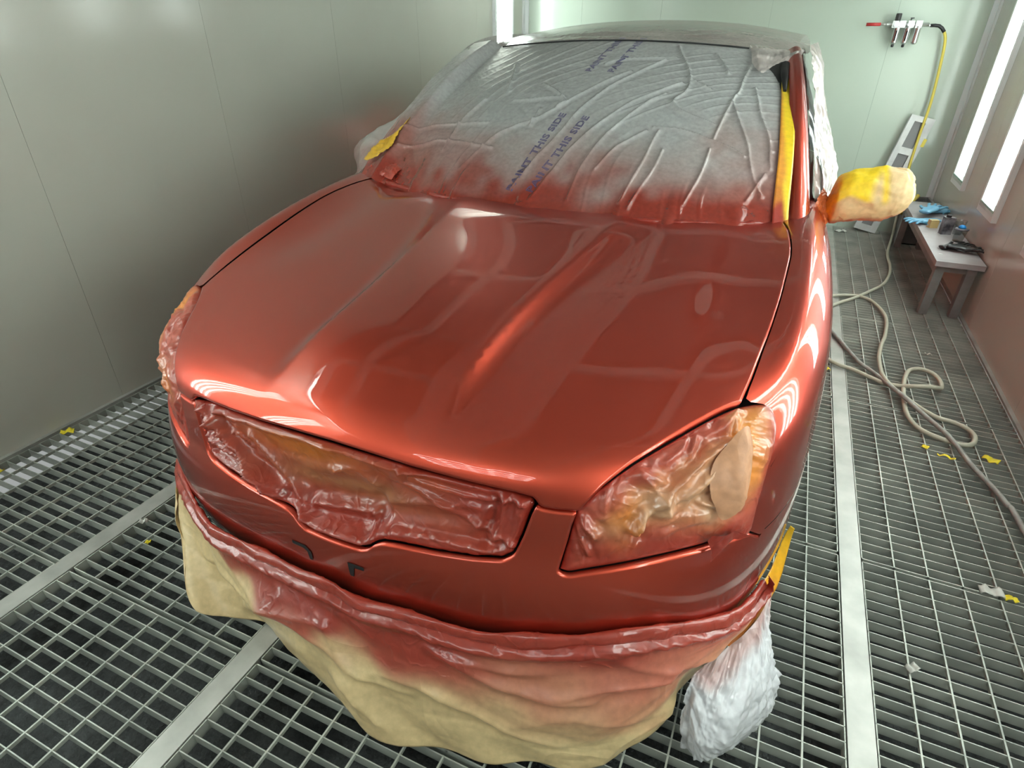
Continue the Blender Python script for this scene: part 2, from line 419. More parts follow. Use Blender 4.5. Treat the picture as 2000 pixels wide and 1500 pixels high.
FOLDS = [[[0.24, 0.965], [0.325, 0.732], [0.343, 0.596], [0.314, 0.522], [0.353, 0.461], [0.468, 0.392]], [[0.517, 0.906], [0.519, 0.642], [0.5, 0.545], [0.483, 0.316]], [[0.279, 0.365], [0.376, 0.354], [0.486, 0.302], [0.596, 0.242]], [[0.324, 0.69], [0.418, 0.617]], [[0.5, 0.545], [0.591, 0.298], [0.684, 0.068]], [[0.57, 0.652], [0.629, 0.414], [0.692, 0.204]], [[0.301, 0.348], [0.273, 0.154], [0.266, 0.028]], [[0.107, 0.727], [-0.04, 0.541], [-0.138, 0.4], [-0.3, 0.254], [-0.372, 0.102]], [[0.216, 0.845], [0.075, 0.623], [-0.009, 0.441], [-0.051, 0.268], [-0.128, 0.046]], [[0.314, 0.648], [0.181, 0.508], [0.063, 0.332], [0.008, 0.153], [-0.035, 0.006]], [[0.277, 0.568], [0.145, 0.367], [0.091, 0.183], [0.092, 0.011]], [[-0.424, 0.481], [-0.467, 0.324], [-0.479, 0.164]], [[-0.402, 0.788], [-0.369, 0.645], [-0.355, 0.522]], [[0.001, 0.783], [0.06, 0.832], [0.249, 0.873]], [[-0.729, 0.244], [-0.549, 0.3], [-0.336, 0.336]], [[-0.705, 0.154], [-0.479, 0.217], [-0.284, 0.217]], [[0.384, 0.919], [0.457, 0.756]], [[-0.212, 0.606], [-0.09, 0.502], [-0.103, 0.45]], [[-0.298, 0.47], [-0.173, 0.497], [-0.095, 0.518]], [[0.132, 0.164], [0.175, 0.263], [0.258, 0.345]], [[-0.17, 0.428], [-0.178, 0.337]], [[0.681, 0.181], [0.643, 0.046]], [[0.477, 0.264], [0.462, 0.04]], [[0.332, 0.253], [0.296, 0.01]]]
SKIRT_TOP = [[-0.86, 1.07, 0.29], [-0.8, 0.975, 0.3], [-0.7, 0.865, 0.315], [-0.6, 0.8, 0.312], [-0.454, 0.73, 0.291], [-0.335, 0.706, 0.302], [-0.217, 0.692, 0.319], [-0.116, 0.684, 0.32], [-0.022, 0.68, 0.32], [0.06, 0.681, 0.305], [0.166, 0.687, 0.318], [0.274, 0.698, 0.313], [0.377, 0.713, 0.314], [0.461, 0.733, 0.329], [0.521, 0.751, 0.341], [0.615, 0.792, 0.356], [0.707, 0.855, 0.348], [0.803, 0.962, 0.301], [0.855, 1.05, 0.269], [0.892, 1.144, 0.273], [0.892, 1.145, 0.311]]
SKIRT_BOT = [[-0.686, 0.798, 0.22], [-0.63, 0.743, 0.16], [-0.571, 0.695, 0.11], [-0.514, 0.651, 0.06], [-0.469, 0.638, 0.035], [-0.407, 0.671, 0.012], [-0.301, 0.694, 0.012], [-0.218, 0.663, 0.012], [-0.108, 0.635, 0.012], [0.004, 0.605, 0.012], [0.108, 0.577, 0.012], [0.182, 0.572, 0.012], [0.262, 0.596, 0.012], [0.346, 0.612, 0.012], [0.456, 0.645, 0.012], [0.552, 0.681, 0.012], [0.644, 0.725, 0.012], [0.697, 0.785, 0.02], [0.734, 0.848, 0.03], [0.754, 0.891, 0.06], [0.756, 0.912, 0.1], [0.806, 0.983, 0.14], [0.843, 1.059, 0.17], [0.872, 1.128, 0.19], [0.893, 1.178, 0.22]]
LAMP_FOLDS = [[[0.613, 0.945], [0.659, 1.017], [0.704, 1.094], [0.748, 1.146]], [[0.656, 0.98], [0.698, 1.039], [0.733, 1.089], [0.761, 1.129]], [[0.56, 0.971], [0.564, 1.04], [0.609, 1.078]], [[0.607, 1.049], [0.648, 1.025], [0.667, 0.993]], [[0.61, 1.055], [0.653, 1.045]], [[0.644, 1.081], [0.664, 1.109], [0.67, 1.139]], [[0.657, 1.136], [0.677, 1.093]], [[0.683, 1.142], [0.683, 1.108]], [[0.725, 1.018], [0.775, 1.024], [0.785, 1.019]], [[0.61, 0.934], [0.691, 0.986], [0.758, 1.011], [0.791, 1.036]], [[0.516, 0.928], [0.545, 0.875]], [[0.529, 0.936], [0.549, 0.92]], [[0.733, 1.172], [0.745, 1.206]], [[0.749, 1.186], [0.766, 1.15]], [[0.787, 1.144], [0.808, 1.138]], [[0.791, 1.125], [0.812, 1.118]], [[0.791, 1.104], [0.811, 1.102]], [[0.558, 1.062], [0.59, 1.046]], [[0.629, 0.986], [0.618, 0.941]], [[0.66, 1.156], [0.693, 1.178]]]
GRILLE_FOLDS = [[[-0.401, 0.953], [-0.307, 0.877], [-0.16, 0.783], [-0.136, 0.766]], [[-0.247, 0.912], [-0.159, 0.845], [-0.082, 0.783]], [[-0.155, 0.959], [0.008, 0.945], [0.164, 0.943]], [[-0.128, 0.769], [-0.038, 0.761], [0.096, 0.762]], [[-0.068, 0.8], [0.042, 0.81], [0.092, 0.82]], [[0.086, 0.818], [0.098, 0.757]], [[-0.008, 0.89], [0.045, 0.905], [0.093, 0.879]], [[0.164, 0.943], [0.241, 0.959], [0.355, 0.959]], [[0.176, 0.93], [0.264, 0.928], [0.357, 0.933]], [[0.116, 0.845], [0.221, 0.877], [0.328, 0.903], [0.325, 0.863]], [[0.142, 0.801], [0.257, 0.819], [0.364, 0.829]], [[0.381, 0.945], [0.375, 0.889], [0.362, 0.851]], [[0.414, 0.959], [0.399, 0.907], [0.386, 0.87]], [[-0.41, 0.875], [-0.302, 0.904], [-0.253, 0.88]], [[-0.35, 0.953], [-0.371, 0.898]], [[-0.39, 0.868], [-0.278, 0.842], [-0.161, 0.808]]]
SKIRT_FOLDS = [[[0.201, 0.966], [0.266, 0.661], [0.397, 0.203]], [[0.322, 0.288], [0.402, 0.373], [0.437, 0.542], [0.397, 1.0]], [[0.442, 0.237], [0.442, 0.508], [0.497, 0.525]], [[0.417, 0.644], [0.487, 0.441], [0.533, 0.475]], [[0.427, 0.678], [0.432, 0.847]], [[0.533, 0.492], [0.568, 0.61], [0.623, 0.763]], [[0.593, 0.61], [0.643, 0.492], [0.683, 0.61], [0.754, 0.814]], [[0.658, 0.983], [0.693, 0.831], [0.749, 0.831]], [[0.638, 0.339], [0.693, 0.322], [0.749, 0.39]], [[0.372, 0.373], [0.422, 0.407]], [[0.553, 0.169], [0.608, 0.322], [0.668, 0.39]], [[0.211, 0.559], [0.322, 0.373], [0.437, 0.271]], [[0.693, 0.017], [0.729, 0.254], [0.814, 0.492]], [[0.573, 0.186], [0.633, 0.186]]]
ARCH_TAPE = [[0.935, 1.279, 0.355], [0.932, 1.281, 0.299], [0.925, 1.236, 0.23], [0.905, 1.178, 0.198], [0.875, 1.109, 0.165], [0.84, 1.001, 0.194]]
# ---------------------------------------------------------------- room
def wall_panels(name, axis, at, a0, a1, seams, z0, z1, m, sign):
    """flat enamelled wall of butted panels; axis 'y': wall lies in a plane x=at and runs along y"""
    b = MB(); e = 0.0006
    cuts = [a0] + [s for s in seams if a0 < s < a1] + [a1]
    for p, q in zip(cuts[:-1], cuts[1:]):
        lo, hi = p + (e if p != a0 else 0), q - (e if q != a1 else 0)
        t0, t1 = (at, at + sign * 0.05); t0, t1 = min(t0, t1), max(t0, t1)
        if axis == 'y': b.box(t0, t1, lo, hi, z0, z1)
        else: b.box(lo, hi, t0, t1, z0, z1)
    t0, t1 = sorted((at + sign * 0.006, at + sign * 0.06))
    if axis == 'y': b.box(t0, t1, a0, a1, z0, z1, 1)
    else: b.box(a0, a1, t0, t1, z0, z1, 1)
    o = b.done(name, [m, M_seam]); tag(o, kind='structure'); return o

wall_panels('wall_left', 'y', XL, YF, YB + 0.05, [-0.43, 0.46, 1.35, 2.24, 3.13, 4.02, 4.91], -0.02, ZC, M_wall, -1)
wall_panels('wall_right', 'y', XR, YF, YB + 0.05, [-0.43, 0.55, 1.45, 2.85, 3.82, 4.72, 5.55], -0.02, ZC, M_wall, 1)
wall_panels('wall_back', 'x', YB, XL - 0.06, XR + 0.06, [-1.95, -1.25, -0.38, 0.50], -0.02, ZC, M_wallback, 1)
# the booth is open behind the camera; a workshop lies beyond
b = MB(); b.box(-6, 5, -9.1, -9.0, -0.2, 4.2); tag(b.done('wall_front', mat('workshop_wall', (0.35, 0.35, 0.33), 0.7)), kind='structure')
b = MB(); b.box(-6, 5, -9.0, YF, -0.25, -0.02); tag(b.done('floor', mat('workshop_floor', (0.20, 0.20, 0.19), 0.5)), kind='structure')
b = MB(); b.box(-6, 5, -9.0, YF, 4.0, 4.1); tag(b.done('ceiling', mat('workshop_ceiling', (0.18, 0.18, 0.17), 0.8)), kind='structure')
# door post frame of the open end
b = MB(); b.box(XL - 0.06, XL + 0.03, YF - 0.08, YF, 0, ZC); b.box(XR - 0.03, XR + 0.06, YF - 0.08, YF, 0, ZC); b.box(XL - 0.06, XR + 0.06, YF - 0.08, YF, ZC - 0.02, ZC + 0.1)
tag(b.done('trim_1', M_trim), kind='structure')
# corner columns
for nm, x, s in (('trim_2', XR, -1), ('trim_3', XL, 1)):
    b = MB()
    b.box(min(x, x + s * 0.045), max(x, x + s * 0.045), YB - 0.012, YB, 0.0, ZC)
    b.box(min(x, x + s * 0.012), max(x, x + s * 0.012), YB - 0.055, YB, 0.0, ZC)
    tag(b.done(nm, M_trim, bevel=0.002), kind='structure')
# low kerb at the foot of the left and right wall
b = MB(); b.box(XL, XL + 0.018, YF, YB, 0.0, 0.012); tag(b.done('baseboard_left', M_beam), kind='structure')
b = MB(); b.box(XR - 0.018, XR, YF, YB, 0.0, 0.012); tag(b.done('baseboard_right', M_beam), kind='structure')

# ceiling: dark filter bays in a pale frame, perforated plate along the middle
b = MB()
b.box(XL - 0.05, XR + 0.05, YF, YB + 0.05, ZC + 0.03, ZC + 0.09, 0)
xs = [XL + 0.35, -1.55, -0.95, -0.15, 0.70, XR]
for x in xs: b.box(x - 0.035, x + 0.035, YF, YB, ZC - 0.015, ZC + 0.03, 1)
for y in np.arange(YF + 0.4, YB, 1.22): b.box(XL, XR, y - 0.04, y + 0.04, ZC - 0.018, ZC + 0.03, 1)
b.box(-1.515, -0.985, YF, YB, ZC - 0.012, ZC + 0.0, 2)
tag(b.done('ceiling', [M_ceil, M_ceilframe, M_perf]), kind='structure')

# floor: pit mat with grating panels and steel beams
b = MB(); b.box(XL, XR, YF, YB, -0.20, -0.13)
floor = b.done('floor', M_pit); tag(floor, kind='structure')
BX = [-1.764, -1.018, 0.437]
for x in BX:
    b = MB(); b.box(x - 0.030, x + 0.030, YF, YB, -0.045, 0.001); b.done('beam', M_beam, floor, bevel=0.0015)
ys = [YF, -0.43, 0.61, 1.65, 2.69, 3.73, 4.77, YB]
strips = [(XL + 0.018, BX[0] - 0.033), (BX[0] + 0.033, BX[1] - 0.033), (BX[1] + 0.033, BX[2] - 0.033), (BX[2] + 0.033, XR - 0.018)]
for (x0, x1) in strips:
    for y0, y1 in zip(ys[:-1], ys[1:]):
        b = MB(); a0, a1 = y0 + 0.006, y1 - 0.006
        b.box(x0, x1, a0, a0 + 0.003, -0.032, -0.001); b.box(x0, x1, a1 - 0.003, a1, -0.032, -0.001)
        b.box(x0, x0 + 0.003, a0, a1, -0.032, -0.001); b.box(x1 - 0.003, x1, a0, a1, -0.032, -0.001)
        n = int(round((a1 - a0) / 0.040))
        for k in range(1, n):
            y = a0 + (a1 - a0) * k / n; b.box(x0, x1, y - 0.0013, y + 0.0013, -0.032, -0.001)
        n = max(2, int(round((x1 - x0) / 0.0925)))
        for k in range(1, n):
            x = x0 + (x1 - x0) * k / n
            b.box(x - 0.0021, x + 0.0021, a0, a1, -0.011, 0.0)
        b.done('grating_panel', M_steel, floor)

# ---------------------------------------------------------------- lamps
def wall_lamp(wall, y0, y1, z0, z1, label, group):
    x = XL if wall == 'l' else XR; s = 1 if wall == 'l' else -1
    root = empty('wall_light', (x, (y0 + y1) / 2, z0), label=label, cat='light', group=group)
    hw = (y1 - y0) / 2; H = z1 - z0
    b = MB(); f = 0.030
    X = lambda a, c: tuple(sorted((s * a, s * c)))
    for (ya, yb_, za, zb_) in ((-hw, -hw + f, f * 1.6, H - f), (hw - f, hw, f * 1.6, H - f), (-hw, hw, 0, f * 1.6), (-hw, hw, H - f, H)):
        b.box(*X(0.0005, 0.028), ya, yb_, za, zb_)
    b.done('frame', M_trim, root)
    b = MB(); b.box(*X(0.0005, 0.003), -hw + f, hw - f, f * 1.6, H - f); b.done('reflector', M_reflector, root)
    for k in range(4):
        y = (-0.36 + 0.24 * k) * 2 * (hw - f)
        b = MB(); b.tube([(s * 0.0165, y, 0.085), (s * 0.0165, y, H - 0.07)], 0.011, 8); b.done('tube', M_tube, root)
    a_, c_ = -hw + f * 0.6, hw - f * 0.6
    mesh_obj('glass_pane', [(s * .029, a_, .03), (s * .029, c_, .03), (s * .029, c_, H - .02), (s * .029, a_, H - .02)], [(0, 1, 2, 3)], M_pane, root, smooth=False)
    b = MB(); b.box(*X(0.0282, 0.0305), a_, c_, 0.048, 0.060); b.done('pane_edge', M_glassedge, root)

wall_lamp('r', 4.97, 5.33, 0.53, 2.30, 'tall fluorescent light box on right wall, nearest the back corner', 'tall light boxes on the right wall')
wall_lamp('r', 4.08, 4.44, 0.53, 2.30, 'tall fluorescent light box on right wall, second from the back corner, above the bench', 'tall light boxes on the right wall')
wall_lamp('l', 5.19, 5.57, 0.53, 2.30, 'tall fluorescent light box on left wall behind the car roof', 'tall light boxes on the left wall')
wall_lamp('r', 3.12, 3.48, 0.53, 2.30, 'tall fluorescent light box on right wall, third from the back corner', 'tall light boxes on the right wall')

for y in (2.36, 1.50, 0.62, -0.60):  # all but the fender one are unseen boxes added to brighten the front
    wall_lamp('r', y, y + .36, 0.53, 2.30, {2.36: 'tall fluorescent light box on right wall beside the right fender', 1.50: 'added tall fluorescent light box, unseen, on right wall beside the front wheel', .62: 'added tall fluorescent light box, unseen, on right wall beside the camera', -.60: 'added tall fluorescent light box, unseen, on right wall behind the camera'}[y], 'tall light boxes on the right wall')
for y in (0.05, -0.85):  # unseen pair added for more front light and upright reflections on the hood
    wall_lamp('l', y, y + .36, 0.53, 2.30, {.05: 'added tall fluorescent light box, unseen, on left wall level with the camera', -.85: 'added tall fluorescent light box, unseen, on left wall behind the camera'}[y], 'tall light boxes on the left wall')

def corner_lamp(side, y0, y1, label):
    """four-tube fitting set at 45 degrees between wall and ceiling"""
    s = 1 if side == 'l' else -1; x = XL if side == 'l' else XR
    root = empty('ceiling_light', (x, (y0 + y1) / 2, ZC), label=label, cat='light', group='sloping four-tube lights along the ceiling edges')
    L = y1 - y0; R = Matrix.Rotation(s * math.radians(45), 4, 'Y'); T = Matrix.Translation((s * 0.20, 0, -0.20))
    Mx = T @ R
    b = MB(); b.box(-0.24, 0.24, -L / 2, L / 2, 0.02, 0.03, M=Mx); b.done('reflector', M_reflector, root)
    b = MB()
    for (a, c, d, e) in ((-0.27, -0.24, -L / 2, L / 2), (0.24, 0.27, -L / 2, L / 2), (-0.27, 0.27, -L / 2 - 0.03, -L / 2), (-0.27, 0.27, L / 2, L / 2 + 0.03)):
        b.box(a, c, d, e, -0.03, 0.035, M=Mx)
    b.done('frame', M_trim, root)
    for k in range(4):
        u = -0.165 + 0.11 * k
        b = MB(); b.tube([Mx @ Vector((u, -L / 2 + 0.04, -0.005)), Mx @ Vector((u, L / 2 - 0.04, -0.005))], 0.013, 8); b.done('tube', M_tube, root)

corner_lamp('l', 0.10, 1.35, 'sloping four-tube light at left ceiling edge ahead of the car nose')
corner_lamp('l', 4.20, 5.45, 'sloping four-tube light at left ceiling edge above the cabin')
corner_lamp('r', 1.70, 2.95, 'sloping four-tube light at right ceiling edge above the right fender')
corner_lamp('r', 3.75, 5.00, 'sloping four-tube light at right ceiling edge above the bench')
corner_lamp('r', -0.60, 0.65, 'sloping four-tube light at right ceiling edge above the camera')
corner_lamp('l', -1.25, -0.15, 'sloping four-tube light at left ceiling edge behind the camera')

# honeycomb of light bars under the workshop ceiling behind the camera
def honeycomb(cx, cy, z, nx, ny, r=0.30):
    root = empty('honeycomb_light', (cx, cy, z), label='honeycomb of white light bars under the workshop ceiling behind the camera', cat='light')
    seen = set(); b = MB()
    for i in range(nx):
        for j in range(ny):
            ox = (i - nx / 2) * 1.5 * r; oy = (j - ny / 2) * math.sqrt(3) * r + (i % 2) * math.sqrt(3) / 2 * r
            pt = [(round(ox + r * math.cos(k * PI / 3), 3), round(oy + r * math.sin(k * PI / 3), 3)) for k in range(6)]
            for k in range(6):
                e = tuple(sorted((pt[k], pt[(k + 1) % 6])))
                if e in seen: continue
                seen.add(e); b.tube([(*e[0], 0), (*e[1], 0)], 0.024, 5)
    b.done('light_bars', M_tube, root)
honeycomb(-0.9, -3.6, 3.3, 5, 4)
# ---------------------------------------------------------------- car
car = empty('car', (CX, 0, 0), label='car in wet orange red paint with nose toward the camera, masked for spraying', cat='car')

def poly_inset(P, d):
    """move a closed CCW polygon inwards by d (per-vertex normal)"""
    a = np.roll(P, 1, 0); c = np.roll(P, -1, 0)
    t = c - a; t /= (np.linalg.norm(t, axis=1, keepdims=True) + 1e-9)
    n = np.stack([-t[:, 1], t[:, 0]], 1)
    return P + n * d, n

def ccw(P):
    P = np.asarray(P, float); x, y = P[:, 0], P[:, 1]
    A = (x * np.roll(y, -1) - np.roll(x, -1) * y).sum()
    return P if A > 0 else P[::-1]

def in_poly(Q, P):
    x, y = Q[:, 0], Q[:, 1]; r = np.zeros(len(Q), bool); j = len(P) - 1
    for i in range(len(P)):
        xi, yi, xj, yj = P[i, 0], P[i, 1], P[j, 0], P[j, 1]
        c = ((yi > y) != (yj > y)) & (x < (xj - xi) * (y - yi) / (yj - yi + 1e-12) + xi)
        r ^= c; j = i
    return r

def dist_poly(Q, P):
    d = np.full(len(Q), 9.0)
    for i in range(len(P)):
        a = P[i]; b_ = P[(i + 1) % len(P)]; ab = b_ - a
        t = np.clip(((Q - a) @ ab) / (ab @ ab + 1e-12), 0, 1)
        d = np.minimum(d, np.linalg.norm(Q - (a + t[:, None] * ab), axis=1))
    return d

def patch2d(P, sp, rings=(0.0035,)):
    """triangulate a polygon with rings just inside its edge and a grid inside"""
    P = ccw(P); n = len(P); V = [P]; E = [(i, (i + 1) % n) for i in range(n)]
    for d in rings:
        V.append(poly_inset(P, d)[0])
    dmax = max(rings) if rings else 0
    lo = P.min(0); hi = P.max(0)
    gx = np.arange(lo[0], hi[0], sp); gy = np.arange(lo[1], hi[1], sp * 0.866)
    G = np.array([(x + (sp / 2 if k % 2 else 0), y) for k, y in enumerate(gy) for x in gx])
    G = G[in_poly(G, P)]; G = G[dist_poly(G, P) > dmax + sp * 0.45]
    V.append(G); V = np.concatenate(V)
    r = delaunay_2d_cdt([Vector(v) for v in V], E, [list(range(n))], 1, 1e-7)
    return np.array([tuple(v) for v in r[0]]), [tuple(f) for f in r[2]], P

def panel(name, poly, parent, m, sp=0.014, edge=0.008, lip=0.014, gap=0.0017, off=0.0, mp=None, extra=None, disp=None, col=None, drop=0.0022, bnd=0.008):
    """curved sheet panel: polygon in layout coordinates wrapped on the body, edges rolled down"""
    P = resample(np.vstack([poly, poly[:1]]), bnd)[:-1]; P = ccw(P)
    P = poly_inset(P, gap)[0]
    V2, Fc, P = patch2d(P, sp, (0.0022, 0.006))
    mp = mp or from_sw
    V3, hit = mp(V2); N = normals(V3)
    de = dist_poly(V2, P)
    roll = np.clip(1 - de / 0.0045, 0, 1)
    V3 = V3 - N * (drop * roll ** 2)[:, None]
    # outward direction in 3-D for rolled edge shading
    Vs = V3.copy()
    if disp is not None: Vs = V3 + N * disp(V2, V3, de)[:, None]
    Vs = Vs + N * off
    n = len(P); nb = len(V2)
    # find boundary loop verts = those at distance ~0 (first n of cdt output keep order)
    bidx = list(range(n))
    nxt = np.roll(V3[:n], -1, 0) - np.roll(V3[:n], 1, 0)
    outw = np.cross(nxt, N[:n]); outw /= (np.linalg.norm(outw, axis=1, keepdims=True) + 1e-9)
    # the same for all rolled vertices: nearest boundary vertex
    NN = N.copy()
    ridx = np.where(roll > 0)[0]
    for i in ridx:
        k = np.argmin(((V2[i] - P) ** 2).sum(1)); NN[i] = N[i] + outw[k] * roll[i] * 1.1
    NN /= np.linalg.norm(NN, axis=1, keepdims=True)
    low = Vs[:n] - N[:n] * lip - outw * 0.001
    VV = np.vstack([Vs, low]); F2 = list(Fc)
    for i in range(n):
        j = (i + 1) % n; F2.append((i, nb + i, nb + j, j))
    NA = np.vstack([NN, outw])
    C_ = None
    if col is not None:
        c0 = col(V2, V3, de); C_ = np.vstack([c0, c0[:n]])
    if disp is None:
        return mesh_obj(name, VV, F2, m, parent, nrm=NA, col=C_)
    return mesh_obj(name, VV, F2, m, parent, col=C_)

def mirror(P): P = np.asarray(P, float).copy(); P[:, 0] *= -1; return P[::-1]

# outlines in layout coordinates (s, w), right half
LAMP = np.array([(.496,.825),(.500,.860),(.505,.892),(.510,.930),(.518,.965),(.552,1.018),(.590,1.070),(.633,1.118),(.672,1.158),(.709,1.192),(.735,1.212),(.762,1.227),(.790,1.232),(.808,1.225),(.822,1.205),(.830,1.172),(.831,1.130),(.828,1.080),(.826,1.02),(.824,.961),(.790,.946),(.740,.922),(.679,.895),(.610,.864),(.549,.838),(.515,.823)])
LAMP = np.array(spline(list(LAMP) + [LAMP[0]], 4))[:-1]
HF = [(0,.968),(.10,.966),(.185,.9635),(.30,.964),(.40,.967),(.434,.966),(.443,.955),(.452,.9505),(.480,.953),(.518,.959)]
H_SIDE = [(.552,1.018),(.590,1.070),(.633,1.118),(.672,1.158),(.709,1.192),(.735,1.212),(.752,1.222)]
GAP = [(.752,1.226),(.761,1.275),(.769,1.34),(.778,1.406),(.787,1.50),(.792,1.60),(.793,1.65),(.787,1.704),(.775,1.758),(.757,1.799)]
GAP = [tuple(p) for p in spline(GAP, 3)]
WB = [(.70,1.815),(.58,1.795),(.415,1.765),(.263,1.745),(.106,1.742),(0,1.742)]
hood_half = HF + H_SIDE + GAP + WB
hood = np.array(hood_half + [(-x, y) for x, y in hood_half[::-1]][1:-1])
panel('hood', hood, car, M_paint, sp=0.016)

GR = [(0,.741),(.038,.742),(.075,.744),(.092,.752),(.108,.768),(.125,.777),(.160,.783),(.248,.793),(.33,.806),(.385,.819),(.405,.835),(.420,.879),(.432,.93),(.438,.948),(.432,.960),(.40,.961)]
GTOP = [(.40,.961),(.30,.958),(.185,.9575),(.10,.960),(0,.962)]
gr_half = GR + GTOP[1:]
grille = np.array(gr_half + [(-x, y) for x, y in gr_half[::-1]][1:-1])

# ridge line where the top turns into the flank
def ridge(y):
    y = np.atleast_1d(y).astype(float); s0 = 0.83; z0 = T_top(np.full_like(y, s0), y) - 0.105
    O = np.stack([np.full_like(y, s0) + 0.45, y, z0 + 0.45], 1)
    return cast(O, np.array([-1, 0, -1]) / math.sqrt(2), 1.2, 0.01)[0]
def flank(y, z):
    y = np.atleast_1d(y).astype(float); z = np.broadcast_to(z, y.shape)
    return cast(np.stack([np.full_like(y, 1.6), y, z], 1), [-1, 0, 0], 2.0, 0.01)[0]
def sw(P): P = np.atleast_2d(P); return np.stack([P[:, 0], P[:, 2] * CA + P[:, 1] * SA], 1)
YK = 1.07
zr = ridge(YK)[0, 2]
seam_z = 0.50
kn_low = sw(flank(np.full(14, YK), np.linspace(seam_z, 0.17, 14)))
kn_up = sw(flank(np.full(8, YK), np.linspace(seam_z, zr - 0.004, 8)))
rl = sw(ridge(np.linspace(YK, 2.30, 60)))
# bumper: from the centre bottom around
_e = flank(YK, 0.17)[0]; _c = np.array([0.0, 1.55, 0.17]); _a1 = math.atan2(_e[0], _c[1] - _e[1])
_an = np.linspace(0, _a1, 44)[:-1]; _d = np.stack([np.sin(_an), -np.cos(_an), 0 * _an], 1)
bot = sw(cast(_c + _d * 1.6, -_d, 1.6, 0.01)[0])
SEAM = [(.824,.961)] + [tuple(p) for p in [(.845, .953), (.866, .958)]]
bump_half = [tuple(p) for p in bot] + [tuple(p) for p in kn_low[::-1]] + SEAM[::-1] + [tuple(p) for p in LAMP[np.argmin(((LAMP-[.824,.961])**2).sum(1)):]] + [tuple(p) for p in LAMP[:17]]
def clean(L, tol=0.004):
    out = [L[0]]
    for p in L[1:]:
        if math.dist(p, out[-1]) > tol: out.append(p)
    return out
bh = clean([(0.0, float(bot[0, 1]))] + [tuple(map(float, p)) for p in bot[1:]] + [tuple(map(float, p)) for p in kn_low[::-1]] + SEAM[::-1]
           + [(.790,.946),(.740,.922),(.679,.895),(.610,.864),(.549,.838),(.515,.823),(.498,.823),(.496,.83),(.500,.860),(.505,.892),(.510,.930),(.516,.957)]
           + [(.480,.951),(.452,.9485),(.443,.951)] + [(x, y) for x, y in GR[:14][::-1]])
bump = np.array(bh + [(-x, y) for x, y in bh[::-1]][1:-1])
bumper = panel('front_bumper', bump, car, M_paint, sp=0.013)

# fenders: top part laid out like the bonnet, flank part cast from the side, joined in one mesh
def flank_patch(poly, sp=0.03):
    P = resample(np.vstack([poly, poly[:1]]), 0.02)[:-1]
    V2, Fc, P = patch2d(P, sp, ())
    return flank(V2[:, 0], V2[:, 1]), Fc

def join_obj(name, parts, m, parent, flip=False):
    VV = []; FF = []; o = 0
    for V, Fc in parts:
        # make every patch face the same way as the body surface
        f0 = np.array([f[:3] for f in Fc[::7]]); g = np.cross(V[f0[:, 1]] - V[f0[:, 0]], V[f0[:, 2]] - V[f0[:, 0]])
        if (g * normals(V[f0[:, 0]])).sum() < 0: Fc = [tuple(f)[::-1] for f in Fc]
        VV.append(V); FF += [tuple(i + o for i in f) for f in Fc]; o += len(V)
    VV = np.vstack(VV)
    N = normals(np.stack([np.abs(VV[:, 0]), VV[:, 1], VV[:, 2]], 1))
    if flip:
        VV = VV * [-1, 1, 1]; N = N * [-1, 1, 1]; FF = [f[::-1] for f in FF]
    return mesh_obj(name, VV, FF, m, parent, nrm=N)

